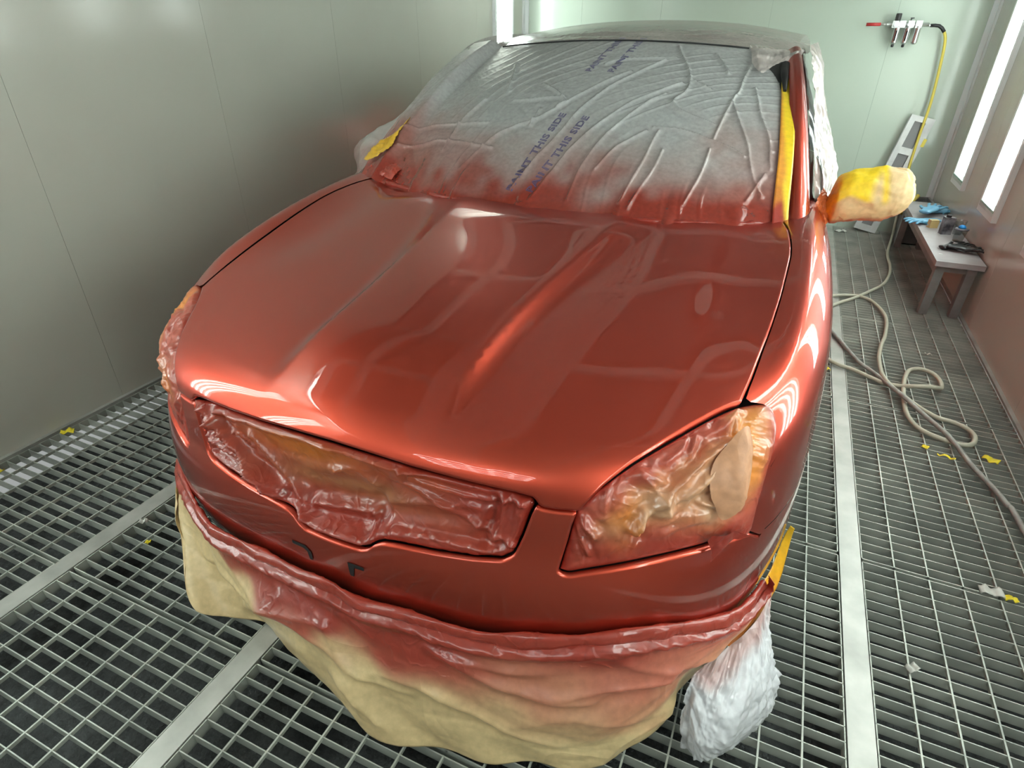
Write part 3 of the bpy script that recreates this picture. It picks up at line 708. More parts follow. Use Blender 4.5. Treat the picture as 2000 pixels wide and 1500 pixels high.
fen = clean([(.822,.966)] + [(.822,1.02),(.824,1.080),(.827,1.130),(.826,1.170),(.818,1.203),(.806,1.222),(.790,1.228),(.765,1.226),(.757,1.231)]
            + [(x + .002, y) for x, y in GAP[2:]] + [(.757,1.806),(.735,1.822),(.715,1.845),(.702,1.88),(.704,1.95),(.735,2.02),(.78,2.07)] + [tuple(map(float, p)) for p in rl[::-1]]
            + [tuple(map(float, p)) for p in kn_up[::-1]] + [(.866,.961),(.845,.957)])
def arch(cy, cz, r, a0, a1, n=24): return [(cy + r * math.cos(a), cz + r * math.sin(a)) for a in np.linspace(a0, a1, n)]
WY = 1.60
for sgn in (1, -1):
    P = resample(np.vstack([fen, fen[:1]]), 0.012)[:-1]; P = ccw(P)
    V2, Fc, P = patch2d(P, 0.018, ())
    top = from_sw(V2)[0]
    yy = np.linspace(YK, 2.30, 50); rp = ridge(yy)
    pf = [(YK, seam_z)] + [(y, z) for y, z in zip(rp[:, 1], rp[:, 2])] + [(2.30, .20), (1.98, .20)] + arch(WY, .33, .36, -0.35, PI - 0.55, 26)[:] + [(1.27, seam_z)]
    pf = clean(pf)
    fo = join_obj('front_fender', [(top, Fc), flank_patch(pf)], M_paint, car, sgn < 0)
    # corner of the bumper between nose and wheel opening
    pb = clean([(YK - .014, .17), (YK - .014, seam_z - .003), (1.27, seam_z - .003)] + [(y, z) for y, z in arch(WY, .33, .36, PI - 0.55, PI + 0.46, 10)])
    join_obj('bumper_corner', [flank_patch(pb, 0.02)], M_paint, bumper, sgn < 0)
    # doors and rear flank
    for nm, y0, y1 in (('door', 2.306, 3.45), ('rear_quarter', 3.456, 5.15)):
        th = np.linspace(math.radians(-8), math.radians(128), 60); yy = np.linspace(y0, y1, 36)
        A, Y = np.meshgrid(th, yy); org = np.stack([np.full(A.size, .62), Y.ravel(), np.full(A.size, .30 if False else .55)], 1)
        e = np.stack([np.cos(A.ravel()), np.zeros(A.size), np.sin(A.ravel())], 1)
        # lower edge follows the sill
        Q, h = cast(org + e * 1.0, -e, 1.3, 0.01)
        join_obj(nm, [(Q, [f[::-1] for f in grid_faces(60, 36)])], M_paint, car, sgn < 0)
        zz = np.linspace(.54, .20, 8); Z, Y2 = np.meshgrid(zz, yy)
        Q2 = flank(Y2.ravel(), Z.ravel())
        join_obj('sill', [(Q2, [f[::-1] for f in grid_faces(8, 36)])], M_paint, car, sgn < 0)
    # wheels
    for wy in (WY, 4.35):
        w = MB(); Mx = Matrix.Translation((sgn * 0.80, wy, 0.335)) @ Matrix.Rotation(PI / 2, 4, 'Y')
        w.lathe([(0.20, -0.10), (0.31, -0.11), (0.333, -0.085), (0.333, 0.085), (0.31, 0.11), (0.20, 0.10)], 40, M=Mx)
        wh = w.done('wheel', mat('tyre_rubber', (0.02, 0.02, 0.02), 0.8), car)
        w = MB(); w.lathe([(0.03, -0.06), (0.19, -0.095), (0.215, -0.10), (0.215, 0.10), (0.19, 0.095), (0.03, 0.06)], 32, M=Mx); w.done('rim', M_beam, wh)
# added dark shell that blocks light leaking through the shut lines
P = resample(np.vstack([hood, hood[:1]]), 0.03)[:-1]
full_half = [tuple(map(float, p)) for p in bot] + [tuple(map(float, p)) for p in kn_low[::-1]] + [(.86,.96)] + [tuple(map(float, p)) for p in kn_up] + [tuple(map(float, p)) for p in rl] + [(.70,1.80),(.415,1.74),(0,1.72)]
full = np.array(clean(full_half) + [(-x, y) for x, y in clean(full_half)[::-1]][1:-1])
full = poly_inset(ccw(full), 0.035)[0]
V2, Fc, _ = patch2d(full, 0.03, ())
V3 = from_sw(V2)[0]; N3 = normals(V3)
mesh_obj('dark_gap_shell', V3 - N3 * (0.032 + 0.05 * np.exp(-np.clip(dist_poly(V2, grille) * np.where(in_poly(V2, grille), 0, 1), 0, 1) / 0.03))[:, None], Fc, M_dark, car)
# underbody slab keeps light out of the body
b = MB(); b.box(-0.68, 0.68, 1.00, 1.20, 0.20, 0.40); b.box(-0.62, 0.62, 1.20, 2.10, 0.18, 0.60); b.box(-0.82, 0.82, 2.1, 5.0, 0.18, 0.55); b.box(-0.78, 0.78, 2.05, 5.0, 0.55, 0.86); b.done('underbody', M_dark, car)

# bracket openings in the bumper below the grille (two dark L-shaped slots)
def on_body(SW, off=0.0015):
    V = from_sw(np.array(SW))[0]; return V + normals(V) * off
for pts in ([(-.118,.703),(-.078,.703),(-.062,.690),(-.062,.668),(-.072,.668),(-.074,.688),(-.086,.694),(-.118,.694)], [(.040,.703),(.082,.703),(.082,.694),(.056,.693),(.052,.668),(.042,.668)]):
    Pq = np.array(pts); V2, Fc, _ = patch2d(resample(np.vstack([Pq, Pq[:1]]), .004)[:-1], .006, ())
    mesh_obj('bracket_slot', on_body(V2), Fc, M_black, bumper)

# windscreen, roof, pillars, side glass
M_screen = mat('dark_windscreen', (0.10, 0.11, 0.11), 0.08, coat=0.5)
nu, nv = 41, 30
T_, S_ = np.meshgrid(np.linspace(-0.03, 1.0, nv), np.linspace(-1, 1, nu), indexing='ij')
G = ws_surf(S_ * ws_half(T_) * 0.97, T_) - np.array([0, 0, 0.004])
scr = mesh_obj('windscreen', G.reshape(-1, 3), grid_faces(nu, nv), M_screen, car)
nu, nv = 41, 50
Y_, Q_ = np.meshgrid(np.linspace(2.72, 5.0, nv), np.linspace(-1, 1, nu), indexing='ij')
G = roof_surf(Q_, Y_)
mesh_obj('roof', G.reshape(-1, 3), grid_faces(nu, nv), M_paint, car)
# roof side down to the waist
PIL = [(.812,1.88,.862),(.803,1.985,.900),(.790,2.09,.950),(.768,2.22,1.04),(.738,2.38,1.155),(.708,2.55,1.26),(.680,2.72,1.335),(.668,2.86,1.372)]
for sgn in (1, -1):
    c = np.array(spline(PIL, 8)); G = []
    tt = np.linspace(0, 1, len(c))
    for p, t in zip(c, tt):
        w0, w1 = 0.030 - 0.002 * t, 0.046 - 0.014 * t
        sec = [(-w0, 0.000, -0.004), (-w0 * 0.5, -0.008, 0.006), (0, -0.008, 0.010), (w1 * .45, -0.002, 0.004), (w1 * .8, 0.006, -0.010), (w1, 0.022, -0.028), (w1 + .004, 0.045, -0.05)]
        G.append([(p[0] + a, p[1] + b2, p[2] + c2) for a, b2, c2 in sec])
    G = np.array(G); f = grid_faces(7, len(c))
    if sgn < 0: G = G * [-1, 1, 1]; f = [q[::-1] for q in f]
    o = mesh_obj('windscreen_pillar', G.reshape(-1, 3), f, M_paint, car)
    sb_ = o.modifiers.new('s', 'SUBSURF'); sb_.levels = sb_.render_levels = 1
    # side glass and rail
    yy = np.linspace(2.35, 4.75, 40); zz = np.linspace(0, 1, 12)
    Z, Y = np.meshgrid(zz, yy)
    up = pchip([2.3, 2.5, 2.7, 2.9, 3.5, 4.1, 4.5, 4.8], [1.06, 1.21, 1.315, 1.365, 1.395, 1.355, 1.21, 1.02])
    us = pchip([2.3, 2.5, 2.7, 2.9, 3.5, 4.1, 4.5, 4.8], [.795, .755, .715, .70, .685, .665, .66, .68])
    S = .865 + (us(Y) - .865) * Z + 0.02 * np.sin(PI * Z); ZZ = .93 + (up(Y) - .93) * Z
    G = np.stack([S * sgn, Y, ZZ], -1); f = grid_faces(12, 40)
    mesh_obj('side_window', G.reshape(-1, 3), f if sgn < 0 else [q[::-1] for q in f], M_screen, car)
    b = MB(); b.tube([(sgn * (float(us(y)) - .01), y, float(up(y)) - .03) for y in np.linspace(3.3, 4.75, 30)], 0.014, 10); b.done('roof_rail', M_paint, car)
# cowl and rear shelf plates
T_, S_ = np.meshgrid(np.linspace(0, 1, 6), np.linspace(-1, 1, 41), indexing='ij')
S0 = S_ * .80; G = np.stack([S0, 1.84 + .30 * S0 ** 2 + T_ * .10, .893 + 0.02 * S0 ** 2 - T_ * .004 + 0 * S0], -1)
mesh_obj('cowl', G.reshape(-1, 3), grid_faces(41, 6), M_black, car)
# door mirror under the film on the far side, arm of the wrapped one on the near side
for sgn in (1, -1):
    b = MB(); b.tube([(sgn * .83, 2.33, .90), (sgn * .90, 2.32, .905), (sgn * .96, 2.31, .925)], [.030, .026, .030], 12); b.done('mirror_arm', M_paint, car)
    if sgn < 0:
        bm = bmesh.new(); bmesh.ops.create_icosphere(bm, subdivisions=3, radius=1)
        for v in bm.verts: v.co = Vector((v.co.x * .085, v.co.y * .05, v.co.z * .06))
        me = bpy.data.meshes.new('door_mirror'); bm.to_mesh(me); bm.free(); me.materials.append(M_paint); me.shade_smooth()
        o = link(bpy.data.objects.new('door_mirror', me), car); o.location = (-.935, 2.33, .965)
# painted windscreen pillar top, black seal
b = MB(); b.tube([(.645, 2.70, 1.318), (.655, 2.62, 1.285), (.668, 2.53, 1.245)], [.018, .014, .006], 8); b.done('black_seal', M_black, car)
# black seal along the roof edge, pressing through the film
b = MB(); b.tube([tuple(ws_surf(s, .985) + np.array([0, 0, .0135])) for s in np.linspace(-.56, .50, 40)], .0030, 8); b.done('windscreen_seal', M_black, car)
# small side marker by the right fender edge
b = MB(); b.box(.925, .945, 1.93, 1.97, .60, .68); b.done('side_marker', M_paint, car, bevel=.006)
# ---------------------------------------------------------------- masking on the car
def overspray(V, de, width, sd, base=KRAFT, mid=ORANGE, top=RED):
    n = 0.5 * vnoise(V, 9, sd) + 0.35 * vnoise(V, 28, sd + 1)
    t = 1 - np.clip((de + n * width * 0.8) / width, 0, 1)
    return t

def seg_dist(P, L):
    d = np.full(P.shape[:-1], 9.0)
    for i in range(len(L) - 1):
        a = np.array(L[i]); ab = np.array(L[i + 1]) - a
        t = np.clip(((P - a) @ ab) / (ab @ ab + 1e-9), 0, 1)
        d = np.minimum(d, np.linalg.norm(P - (a + t[..., None] * ab), axis=-1))
    return d
def fold_field(P2, folds, w, h, k=3):
    """sharp-topped ridges along traced fold lines"""
    d = np.zeros(P2.shape[:-1])
    for i, L in enumerate(folds):
        L2 = [tuple(p) for p in spline(L, 4)] if len(L) > 2 else L
        q = seg_dist(P2, L2); wi = w * (1 + .5 * math.sin(i * 2.3)); hi = h * (1 + .4 * math.cos(i * 1.7))
        d += hi * np.exp(-q / wi) - .35 * hi * np.exp(-((q - 3 * wi) / (1.6 * wi)) ** 2)
    return d

# headlights
LAMP_K = [1.0]
def lamp_disp(V2, V3, de):
    a = np.clip(de / 0.05, 0, 1)
    P = V3 * 1.0
    q = (V2[:, 0] * 0.74 + V2[:, 1] * 0.67)       # folds run up and outwards
    r = (-V2[:, 0] * 0.67 + V2[:, 1] * 0.74)
    wob = vnoise(P, 7, 5) * 0.05
    F = np.stack([r * 1.0 + wob, q * 0.35, 0 * q], 1)
    long_ = np.abs(((r + wob) * 13) % 1 - 0.5) * 2 - 0.5
    e = -0.010 + 0.008 * np.clip(de / 0.012, 0, 1)
    e = np.where(V2[:, 0] > .76, e * (1 - sstep(V2[:, 0], .76, .81)) + .0035 * sstep(V2[:, 0], .76, .81), e)
    return e + a * (0.020 * crumple(F, 10, 3, 3) + 0.007 * long_) + 0.0035 * crumple(P, 34, 8, 2) * np.clip(de / 0.01, 0, 1) + 0.004 * a + fold_field(V2, LAMP_FOLDS, .006, .013) * np.clip(de / .008, 0, 1) * (1 - .65 * sstep(V2[:, 0], .74, .79)) * LAMP_K[0]
def lamp_col(V2, V3, de):
    t = overspray(V3, de, 0.085, 21)
    if LAMP_K[0] < 1: t = np.clip(t + .45, 0, 1)
    lowdark = sstep(0.97 - V2[:, 1] + 0.25 * (V2[:, 0] - 0.66), -0.02, 0.06)
    c = mix(np.array([.56, .31, .17]), np.array([0.54, 0.19, 0.085]), np.clip(t * 2.2 + 0.25 * vnoise(V3, 14, 2), 0, 1))
    c = c * (1 - sstep(t, .45, .85)[:, None]) + (ROSE * 0.6 + RED * 0.5) * sstep(t, .45, .85)[:, None]
    c = mix(c, RED, lowdark * 0.92)
    o1 = np.exp(-(((V2[:, 0] - 0.60) / 0.025) ** 2 + ((V2[:, 1] - 0.955) / 0.04) ** 2)) + np.exp(-(((V2[:, 0] - 0.775) / 0.03) ** 2 + ((V2[:, 1] - 1.17) / 0.045) ** 2)) \
        + np.exp(-(((V2[:, 0] - 0.80) / 0.02) ** 2 + ((V2[:, 1] - 1.09) / 0.05) ** 2))
    c = mix(c, np.array([0.78, 0.27, 0.03]), np.clip(o1 * (0.8 + 0.6 * vnoise(V3, 22, 9)), 0, 0.9))
    # solid red rim where the tape sits on the lens
    c = mix(c, RED * 1.1, 1 - np.clip(de / 0.012, 0, 1))
    return c
for sgn, lab in ((1, 'crumpled kraft paper with orange overspray over the headlight at the right of the picture'),
                 (-1, 'crumpled paint-soaked paper taped over the headlight at the far left edge of the car')):
    LAMP_K[0] = 1.0 if sgn > 0 else 0.45
    o = panel('headlight_masking_paper', LAMP, None, M_wetmask, sp=0.0042, gap=0.0022, lip=0.010, off=-0.002, disp=lamp_disp, col=lamp_col, bnd=0.005)
    if sgn < 0:
        me = o.data; me.transform(Matrix.Scale(-1, 4, (1, 0, 0))); me.flip_normals()
    o.location = (CX, 0, 0)
    tag(o, label=lab, cat='masking paper')
    if sgn > 0:
        # loose folded leaf standing off the paper, and a torn tape tab at its lower corner
        cl = [(.742,1.150),(.760,1.165),(.778,1.135),(.783,1.09),(.772,1.045),(.752,.998),(.738,1.02),(.722,1.06),(.722,1.10)]
        Pq = resample(np.array(spline(cl + [cl[0]], 4)), .006)[:-1]
        V2, Fc, Pq = patch2d(Pq, .007, ())
        V3 = from_sw(V2)[0]; de = dist_poly(V2, Pq)
        u = (V2[:, 0] - .752)
        V3 = V3 + normals(V3) * (0.008 + 0.026 * np.clip(1 - np.abs(V2[:, 0] - .762 + .12 * (V2[:, 1] - 1.08)) / .035, 0, 1) + 0.012 * crumple(V3, 16, 4, 3))[:, None]
        leaf = mesh_obj('paper_leaf', V3, Fc, M_kraft, o, col=np.tile(np.array([0.54, 0.27, 0.145]), (len(V3), 1)) * (1 + 0.15 * vnoise(V3, 30, 3))[:, None])
        cl = [(.742,.962),(.775,.972),(.806,.968),(.792,.955),(.772,.948),(.757,.930),(.748,.905),(.746,.93),(.738,.948)]
        V2, Fc, Pq = patch2d(resample(np.array(cl + [cl[0]]), .005)[:-1], .007, ())
        V3 = from_sw(V2)[0]; V3 = V3 + normals(V3) * (0.008 + 0.012 * np.abs(np.sin(V2[:, 0] * 60)))[:, None]
        mesh_obj('tape_tab', V3, Fc, M_wetmask, o, col=np.tile(RED * 0.8, (len(V3), 1)))

# grille
def gr_disp(V2, V3, de):
    a = np.clip(de / 0.03, 0, 1); s, w = V2[:, 0], V2[:, 1]
    lower = np.exp(-((de) / 0.030) ** 2) * sstep(0.90 - w, 0.0, 0.03)
    st = np.stack([s * 0.55, w * 1.3, 0 * s], 1)
    belly = -0.030 * np.clip(de / 0.06, 0, 1) * (0.6 + 0.4 * np.sin(s * 7 + 1))
    dent = -0.016 * np.exp(-(((s - 0.03) / .13) ** 2 + ((w - .83) / .035) ** 2)) + 0.012 * np.exp(-(((s + 0.02) / .10) ** 2 + ((w - .885) / .02) ** 2))
    # diagonal pleat from the upper left corner
    dl = np.abs((s + .42) * 0.55 + (w - .955) * 0.83) ; pleat = 0.014 * np.exp(-(dl / 0.012) ** 2) * sstep(-s, 0.12, 0.2)
    dr = np.abs((s - .18) * 0.2 + (w - .90)); p2 = 0.012 * np.exp(-(dr / 0.008) ** 2) * sstep(s, 0.10, 0.2)
    rim = 0.010 * np.exp(-((de - 0.012) / 0.007) ** 2)
    return -0.010 + 0.004 * np.clip(de / .01, 0, 1) + rim + belly + dent + pleat + p2 + a * (0.010 * crumple(st, 7, 13, 2)) + 0.004 * crumple(V3, 30, 17, 2) * (0.25 + sstep(np.abs(s), .25, .4)) + 0.005 * lower * crumple(V3, 45, 5, 2) + fold_field(V2, GRILLE_FOLDS, .006, .014) * np.clip(de / .012, 0, 1)
def gr_col(V2, V3, de):
    s, w = V2[:, 0], V2[:, 1]
    n = vnoise(V3, 8, 3); n2 = vnoise(V3, 22, 4)
    up = sstep(w, .86, .93)
    c = np.tile(RED * 0.9 + ROSE * 0.12, (len(s), 1))
    c = mix(c, np.array([0.50, 0.12, 0.030]), np.clip(up * (0.9 + 0.6 * n) * (1 - np.abs(s + .05) / .36), 0, 0.95))
    c = mix(c, np.array([0.44, 0.22, 0.09]), 0.9 * np.exp(-(((s - .02) / .20) ** 2 + ((w - .862 + 0.02 * np.abs(s)) / .030) ** 2)) * (0.85 + 0.3 * n2))
    c = mix(c, np.array([0.60, 0.17, 0.02]), 0.8 * np.exp(-(((s + .09) / .10) ** 2 + ((w - .925) / .03) ** 2)))
    c = mix(c, RED, 1 - np.clip(de / 0.016, 0, 1))
    return c
o = panel('grille_masking_paper', grille, None, M_wetmask, sp=0.0050, gap=0.0022, lip=0.010, off=-0.002, disp=gr_disp, col=gr_col, bnd=0.006)
o.location = (CX, 0, 0); tag(o, label='crumpled red and orange oversprayed paper stretched across the grille opening', cat='masking paper')

# paper skirt hung from the lower edge of the bumper
def skirt():
    A = resample(np.array(spline(SKIRT_TOP, 6)), .004); B_ = resample(np.array(spline(SKIRT_BOT, 3)), .003)
    nu, nv = 300, 90
    ua = np.linspace(0, 1, nu)
    # pair the top and the bottom line by hand-placed stations
    ka = np.array([0, .09, .28, .50, .72, .90, 1]); kb = np.array([0, .16, .40, .56, .73, .90, 1])
    fa = lambda u: np.stack([np.interp(u, np.linspace(0, 1, len(A)), A[:, k]) for k in range(3)], 1)
    fb = lambda u: np.stack([np.interp(u, np.linspace(0, 1, len(B_)), B_[:, k]) for k in range(3)], 1)
    PA = fa(np.interp(ua, np.linspace(0, 1, 7), ka)); PB = fb(np.interp(ua, np.linspace(0, 1, 7), kb))
    v = np.linspace(0, 1, nv)[:, None, None]
    G = PA[None] * (1 - v) + PB[None] * v
    out = G - np.array([0, 1.6, 0]); out[..., 2] = 0; out /= np.linalg.norm(out, axis=-1, keepdims=True)
    U, Vv = np.meshgrid(ua, np.linspace(0, 1, nv))
    bil = 0.030 * np.sin(PI * Vv ** 0.8)
    band = 0.024 * np.exp(-((Vv - 0.045) / 0.05) ** 2)           # rolled paper edge along the tape
    flat = np.stack([U * 1.6, Vv * 0.42, 0 * U], -1)
    diag = np.stack([U * 1.2 + Vv * 0.55, Vv * 0.40 - U * 0.25, 0 * U], -1)
    cr = 0.016 * crumple(diag, 3.6, 5, 2) * sstep(Vv, .06, .3) + 0.004 * crumple(flat, 12, 9, 2) * sstep(Vv, .1, .3)
    hem = 0.016 * np.sin(U * 40 + 3 * np.sin(U * 11)) * sstep(Vv, .75, 1.0) * 0.6
    ed = 0.007 * crumple(flat * [1, 1.5, 1], 26, 2, 2) * np.exp(-((Vv - .03) / .09) ** 2) * 1.6
    G = G - np.array([0, 1, 0]) * 0 + (-out * 0)
    nrm = grid_normals(G); 
    d = (bil + band + cr + hem + ed) + fold_field(np.stack([U * 1.7, Vv * .40], -1), [[(a * 1.7, b_ * .40) for a, b_ in L] for L in SKIRT_FOLDS], .017, .012) * sstep(Vv, .04, .15) * (1 - .6 * sstep(Vv, .8, 1))
    G = G + np.array([0, -1, 0]) * (d * 0.8)[..., None] + (out * [1, 0, 0]) * (d * 0.7)[..., None]
    G[..., 2] = np.maximum(G[..., 2] + 0.25 * cr, 0.004 + 0.004 * vnoise(G, 20, 2))
    F_ = G.reshape(-1, 3)
    n = (0.16 * vnoise(flat * [1, .5, 1], 6, 6) + 0.08 * vnoise(flat, 20, 7)).ravel(); t = Vv.ravel() + n * 0.9; u = U.ravel()
    edge = 0.30 + 0.16 * sstep(u, .45, .7); wd = .05 + .13 * sstep(u, .35, .65)
    c = mix(RED * 0.8 + ROSE * 0.12, ROSE * .72 + KRAFT * .1, sstep(t, .16, .34))
    c = mix(c, KRAFT * 1.05, sstep(t, edge - wd, edge + wd * 1.3))
    gap = np.exp(-((u - .80) / .16) ** 2) * sstep(t, .2, .3) * (1 - sstep(t, .55, .72))
    c = mix(c, ROSE * 1.1, gap * 0.55)
    o = mesh_obj('bumper_masking_paper', F_, grid_faces(nu, nv), [M_kraft2, M_wetmask], col=c)
    nf = (nu - 1); lim = (t.reshape(nv, nu)[:-1, :-1] < .24).ravel()
    o.data.polygons.foreach_set('material_index', lim.astype(np.int32)); return o
M_kraft2 = painted('kraft_skirt_paper', 0.42, 0.25, 0.22, bump=0.10, crease=((4.5, .028),))
o = skirt(); o.location = (CX, 0, 0)
sl = o.modifiers.new('thickness', 'SOLIDIFY'); sl.thickness = 0.0006
tag(o, label='large brown kraft paper skirt hung from the lower bumper edge, top band sprayed red', cat='masking paper')
# glossy red tape roll that holds the skirt
tp = resample(np.array(spline(SKIRT_TOP[:-1], 6)), .006); n = len(tp)
th = np.linspace(0, 2 * PI, 13)[:-1]
G = []
tn = np.gradient(tp, axis=0); tn /= np.linalg.norm(tn, axis=1, keepdims=True)
for i in range(n):
    a = np.cross(tn[i], [0, 0, 1]); a /= np.linalg.norm(a)
    r = 0.011 + 0.005 * vnoise(tp[i][None] * 1.0, 13, 4)[0] + 0.003 * vnoise(tp[i][None], 40, 5)[0]
    h = 0.020 + 0.009 * vnoise(tp[i][None] * 1.0, 9, 8)[0]
    G.append([tp[i] + a * math.cos(k) * r - a * 0.0 + np.array([0, -0.006, 0.004]) + np.array([0, 0, 1]) * math.sin(k) * h + 0.0035 * crumple((tp[i] + a * math.cos(k) * .02 + np.array([0, 0, math.sin(k) * .02]))[None], 50, 6, 2)[0] for k in th])
G = np.array(G); G = np.concatenate([G, G[:, :1]], 1)
mesh_obj('tape_edge', G.reshape(-1, 3), grid_faces(13, n), M_wetmask, o, col=np.tile(RED * 0.85 + ROSE * 0.12, (13 * n, 1)))

# orange yellow tape around the right wheel opening, above the plastic cover
def tape_strip(name, pts, wid, colf, parent=None, m=None, label=None, sd=1, amp=.003, **kw):
    """pts: centre line [(point, across vector)]"""
    C_ = np.array(spline([p[0] for p in pts], 8)); X_ = np.array(spline([p[1] for p in pts], 8)); n = len(C_); k = 9
    G = np.array([[C_[i] + X_[i] * wid * (j / (k - 1) - .5) * 2 for j in range(k)] for i in range(n)])
    N = grid_normals(G); G = G + N * (amp * crumple(G, 24, sd, 2))[..., None]
    c = colf(np.linspace(0, 1, n)[:, None].repeat(k, 1).ravel(), np.linspace(0, 1, k)[None].repeat(n, 0).ravel(), G.reshape(-1, 3))
    o = mesh_obj(name, G.reshape(-1, 3), grid_faces(k, n), m or M_tape, parent, col=c)
    sd_ = o.modifiers.new('t', 'SOLIDIFY'); sd_.thickness = .0008
    if label: tag(o, label=label, **kw)
    return o
def c_wheel(t, a, P): return mix(mix(np.array([.86, .48, .01]), np.array([.80, .26, .02]), t * 1.1 + .25 * vnoise(P, 12, 2)), ORANGE * .9, np.clip(1.5 * (t - .62), 0, 1))
_ap = ARCH_TAPE
o = tape_strip('wheel_arch_tape', [(tuple(p), (-.55 * c, -.25 * c, .45 * c)) for p, c in zip(_ap, (.35, .6, .9, 1.1, 1.0, .6))], .030, c_wheel,
    label='yellow and orange tape along the front wheel opening, above the white plastic cover', cat='masking tape')
o.location = (CX, 0, 0)

# white plastic cover over the front wheel on the right, hanging onto the floor
def wheel_cover():
    nu, nv = 120, 80
    top = np.array(spline([(.80, .93, .19), (.845, 1.0, .195), (.87, 1.035, .205), (.895, 1.09, .205), (.912, 1.15, .20), (.925, 1.20, .205)], 8))
    bot_ = np.array(spline([(.79, .85, .006), (.83, .825, .004), (.87, .85, .004), (.92, .91, .004), (.965, .98, .025), (.98, 1.03, .06), (.965, 1.07, .095)], 8))
    mid = np.array(spline([(.775, .87, .16), (.82, .85, .14), (.88, .88, .13), (.93, .965, .13), (.94, 1.04, .145), (.935, 1.11, .165)], 8))
    g = lambda L, u: np.stack([np.interp(u, np.linspace(0, 1, len(L)), L[:, k]) for k in range(3)], -1)
    u = np.linspace(0, 1, nu); v = np.linspace(0, 1, nv)[:, None, None]
    A, B_, C_ = g(top, u), g(mid, u), g(bot_, u)
    G = A[None] * (2 * (v - .5) * (v - 1)) + B_[None] * (4 * v * (1 - v)) + C_[None] * (2 * v * (v - .5))
    U, Vv = np.meshgrid(u, v[:, 0, 0]); fl = np.stack([U * .5, Vv * .35, 0 * U], -1); st = np.stack([U * .9, Vv * .16, 0 * U], -1)
    N = grid_normals(G); sgn = np.sign((N[..., 0] - N[..., 1]).mean())
    d = 0.016 * crumple(st, 9, 3, 3) + 0.016 * crumple(fl, 9, 7, 3)
    G = G + N * sgn * (d * sstep(Vv, 0, .12))[..., None]; G[..., 2] = np.maximum(G[..., 2], .004)
    t = Vv.ravel() + .2 * vnoise(fl, 12, 3).ravel()
    c = mix(np.array([.62, .40, .38]), np.array([.80, .81, .84]), sstep(t, .05, .4))
    # fold back inside so that the bag has depth
    o = mesh_obj('wheel_cover', G.reshape(-1, 3), grid_faces(nu, nv), M_film2, col=c)
    back = A[None] * (1 - v) + (C_ * .9 + np.array([.80, 1.10, .004]) * .1)[None] * v
    back = back + (np.array([.80, 1.12, .1]) - back) * (.35 * np.sin(PI * v)); back[..., 2] = np.maximum(back[..., 2], .004)
    mesh_obj('rear_fold', back.reshape(-1, 3), grid_faces(nu, nv), M_film2, o, col=np.tile(np.array([.70, .70, .72]), (nu * nv, 1)))
    return o
o = wheel_cover(); o.location = (CX, 0, 0)
tag(o, label='crumpled white plastic sheet wrapped over the front wheel at the lower right of the car', cat='plastic sheet')

# ---------------------------------------------------------------- translucent film over windscreen and roof
def film_offset(S, T):
    """folds of the sheet over the windscreen; S across in metres, T from 0 bonnet to 1 roof edge"""
    P2 = np.stack([S, T * 0.95], -1); d = np.zeros(S.shape)
    W3 = np.stack([S, T * .95, 0 * S], -1)
    wob = np.stack([vnoise(W3, 6, 1), vnoise(W3, 6, 2)], -1) * 0.012
    for L in FOLDS:
        L2 = [(a, b_ * .95) for a, b_ in L]
        L2 = [tuple(p) for p in spline(L2, 4)] if len(L2) > 2 else L2
        q = seg_dist(P2 + wob, L2)
        d += 0.0085 * np.exp(-q / 0.0038) - 0.0012 * np.exp(-((q - .016) / .010) ** 2)
    # arcs swinging round the lower right corner
    r = np.hypot(S - .75, (T - .05) * .95 * 1.15); th = np.arctan2((T - .05), .75 - S)
    arc = np.abs(((r + .03 * vnoise(W3, 4, 5)) * 17) % 1 - .5) * 2
    arc = np.maximum(0, 1 - arc * 3.2) * np.clip(vnoise(np.stack([r * 2.0, th * .8, 0 * r], -1), 3.5, 9) + .25, 0, 1)
    d += 0.0040 * arc * (1 - .6 * sstep(T, .8, 1))
    # gathers at the taped lower edge
    gth = vnoise(np.stack([S * 1.0, T * .08, 0 * S], -1), 26, 12)
    d += 0.010 * np.maximum(gth, -.1) * np.exp(-np.clip(T, 0, 2) / .13)
    gl = vnoise(np.stack([(S + .75 * T) * 1.0, T * .10, 0 * S], -1), 16, 14)
    d += 0.0065 * np.clip(gl, 0, 1) * np.exp(-((T - .15) / .28) ** 2)
    d += 0.0012 * crumple(W3, 22, 8, 2)
    return d
def film_colour(S, T):
    W3 = np.stack([S, T * .95, 0 * S], -1)
    n = .10 * vnoise(W3, 6, 3) + .05 * vnoise(W3, 20, 4)
    base = np.array([.52, .53, .525])
    lim = .20 + .20 * sstep(np.abs(S), .35, .8) + .12 * sstep(-S, .2, .6) * sstep(.3 - T, 0, .3)
    t = 1 - sstep(T + n, lim - .30, lim + .26)
    c = mix(base, np.array([.38, .16, .13]), t)
    t2 = 1 - sstep(T + n * .7, -.02, .14)
    return mix(c, RED * .85 + ROSE * .12, t2)
nu, nv = 470, 290
T_, Q_ = np.meshgrid(np.linspace(-0.055, 1.0, nv), np.linspace(-1, 1, nu), indexing='ij')
right = np.interp(T_, [-.06, .0, .1, .35, .60, .72, .80, .90, 1.0], [.775, .768, .728, .692, .664, .640, .610, .555, .655])
left = np.interp(T_, [-.06, .0, .1, 1.0], [.815, .815, .812, .715])
S_ = np.where(Q_ > 0, Q_ * right, Q_ * left)
G = ws_surf(S_, T_); N = grid_normals(G); N *= np.sign(N[..., 2].mean())
lift = 0.0085 + 0.030 * sstep(np.abs(S_) - (ws_half(T_) - .08), 0, .05) * (Q_ < 0) * (1 + .5 * sstep(T_, .4, .65)) * (1 - .2 * sstep(T_, .85, 1.0))
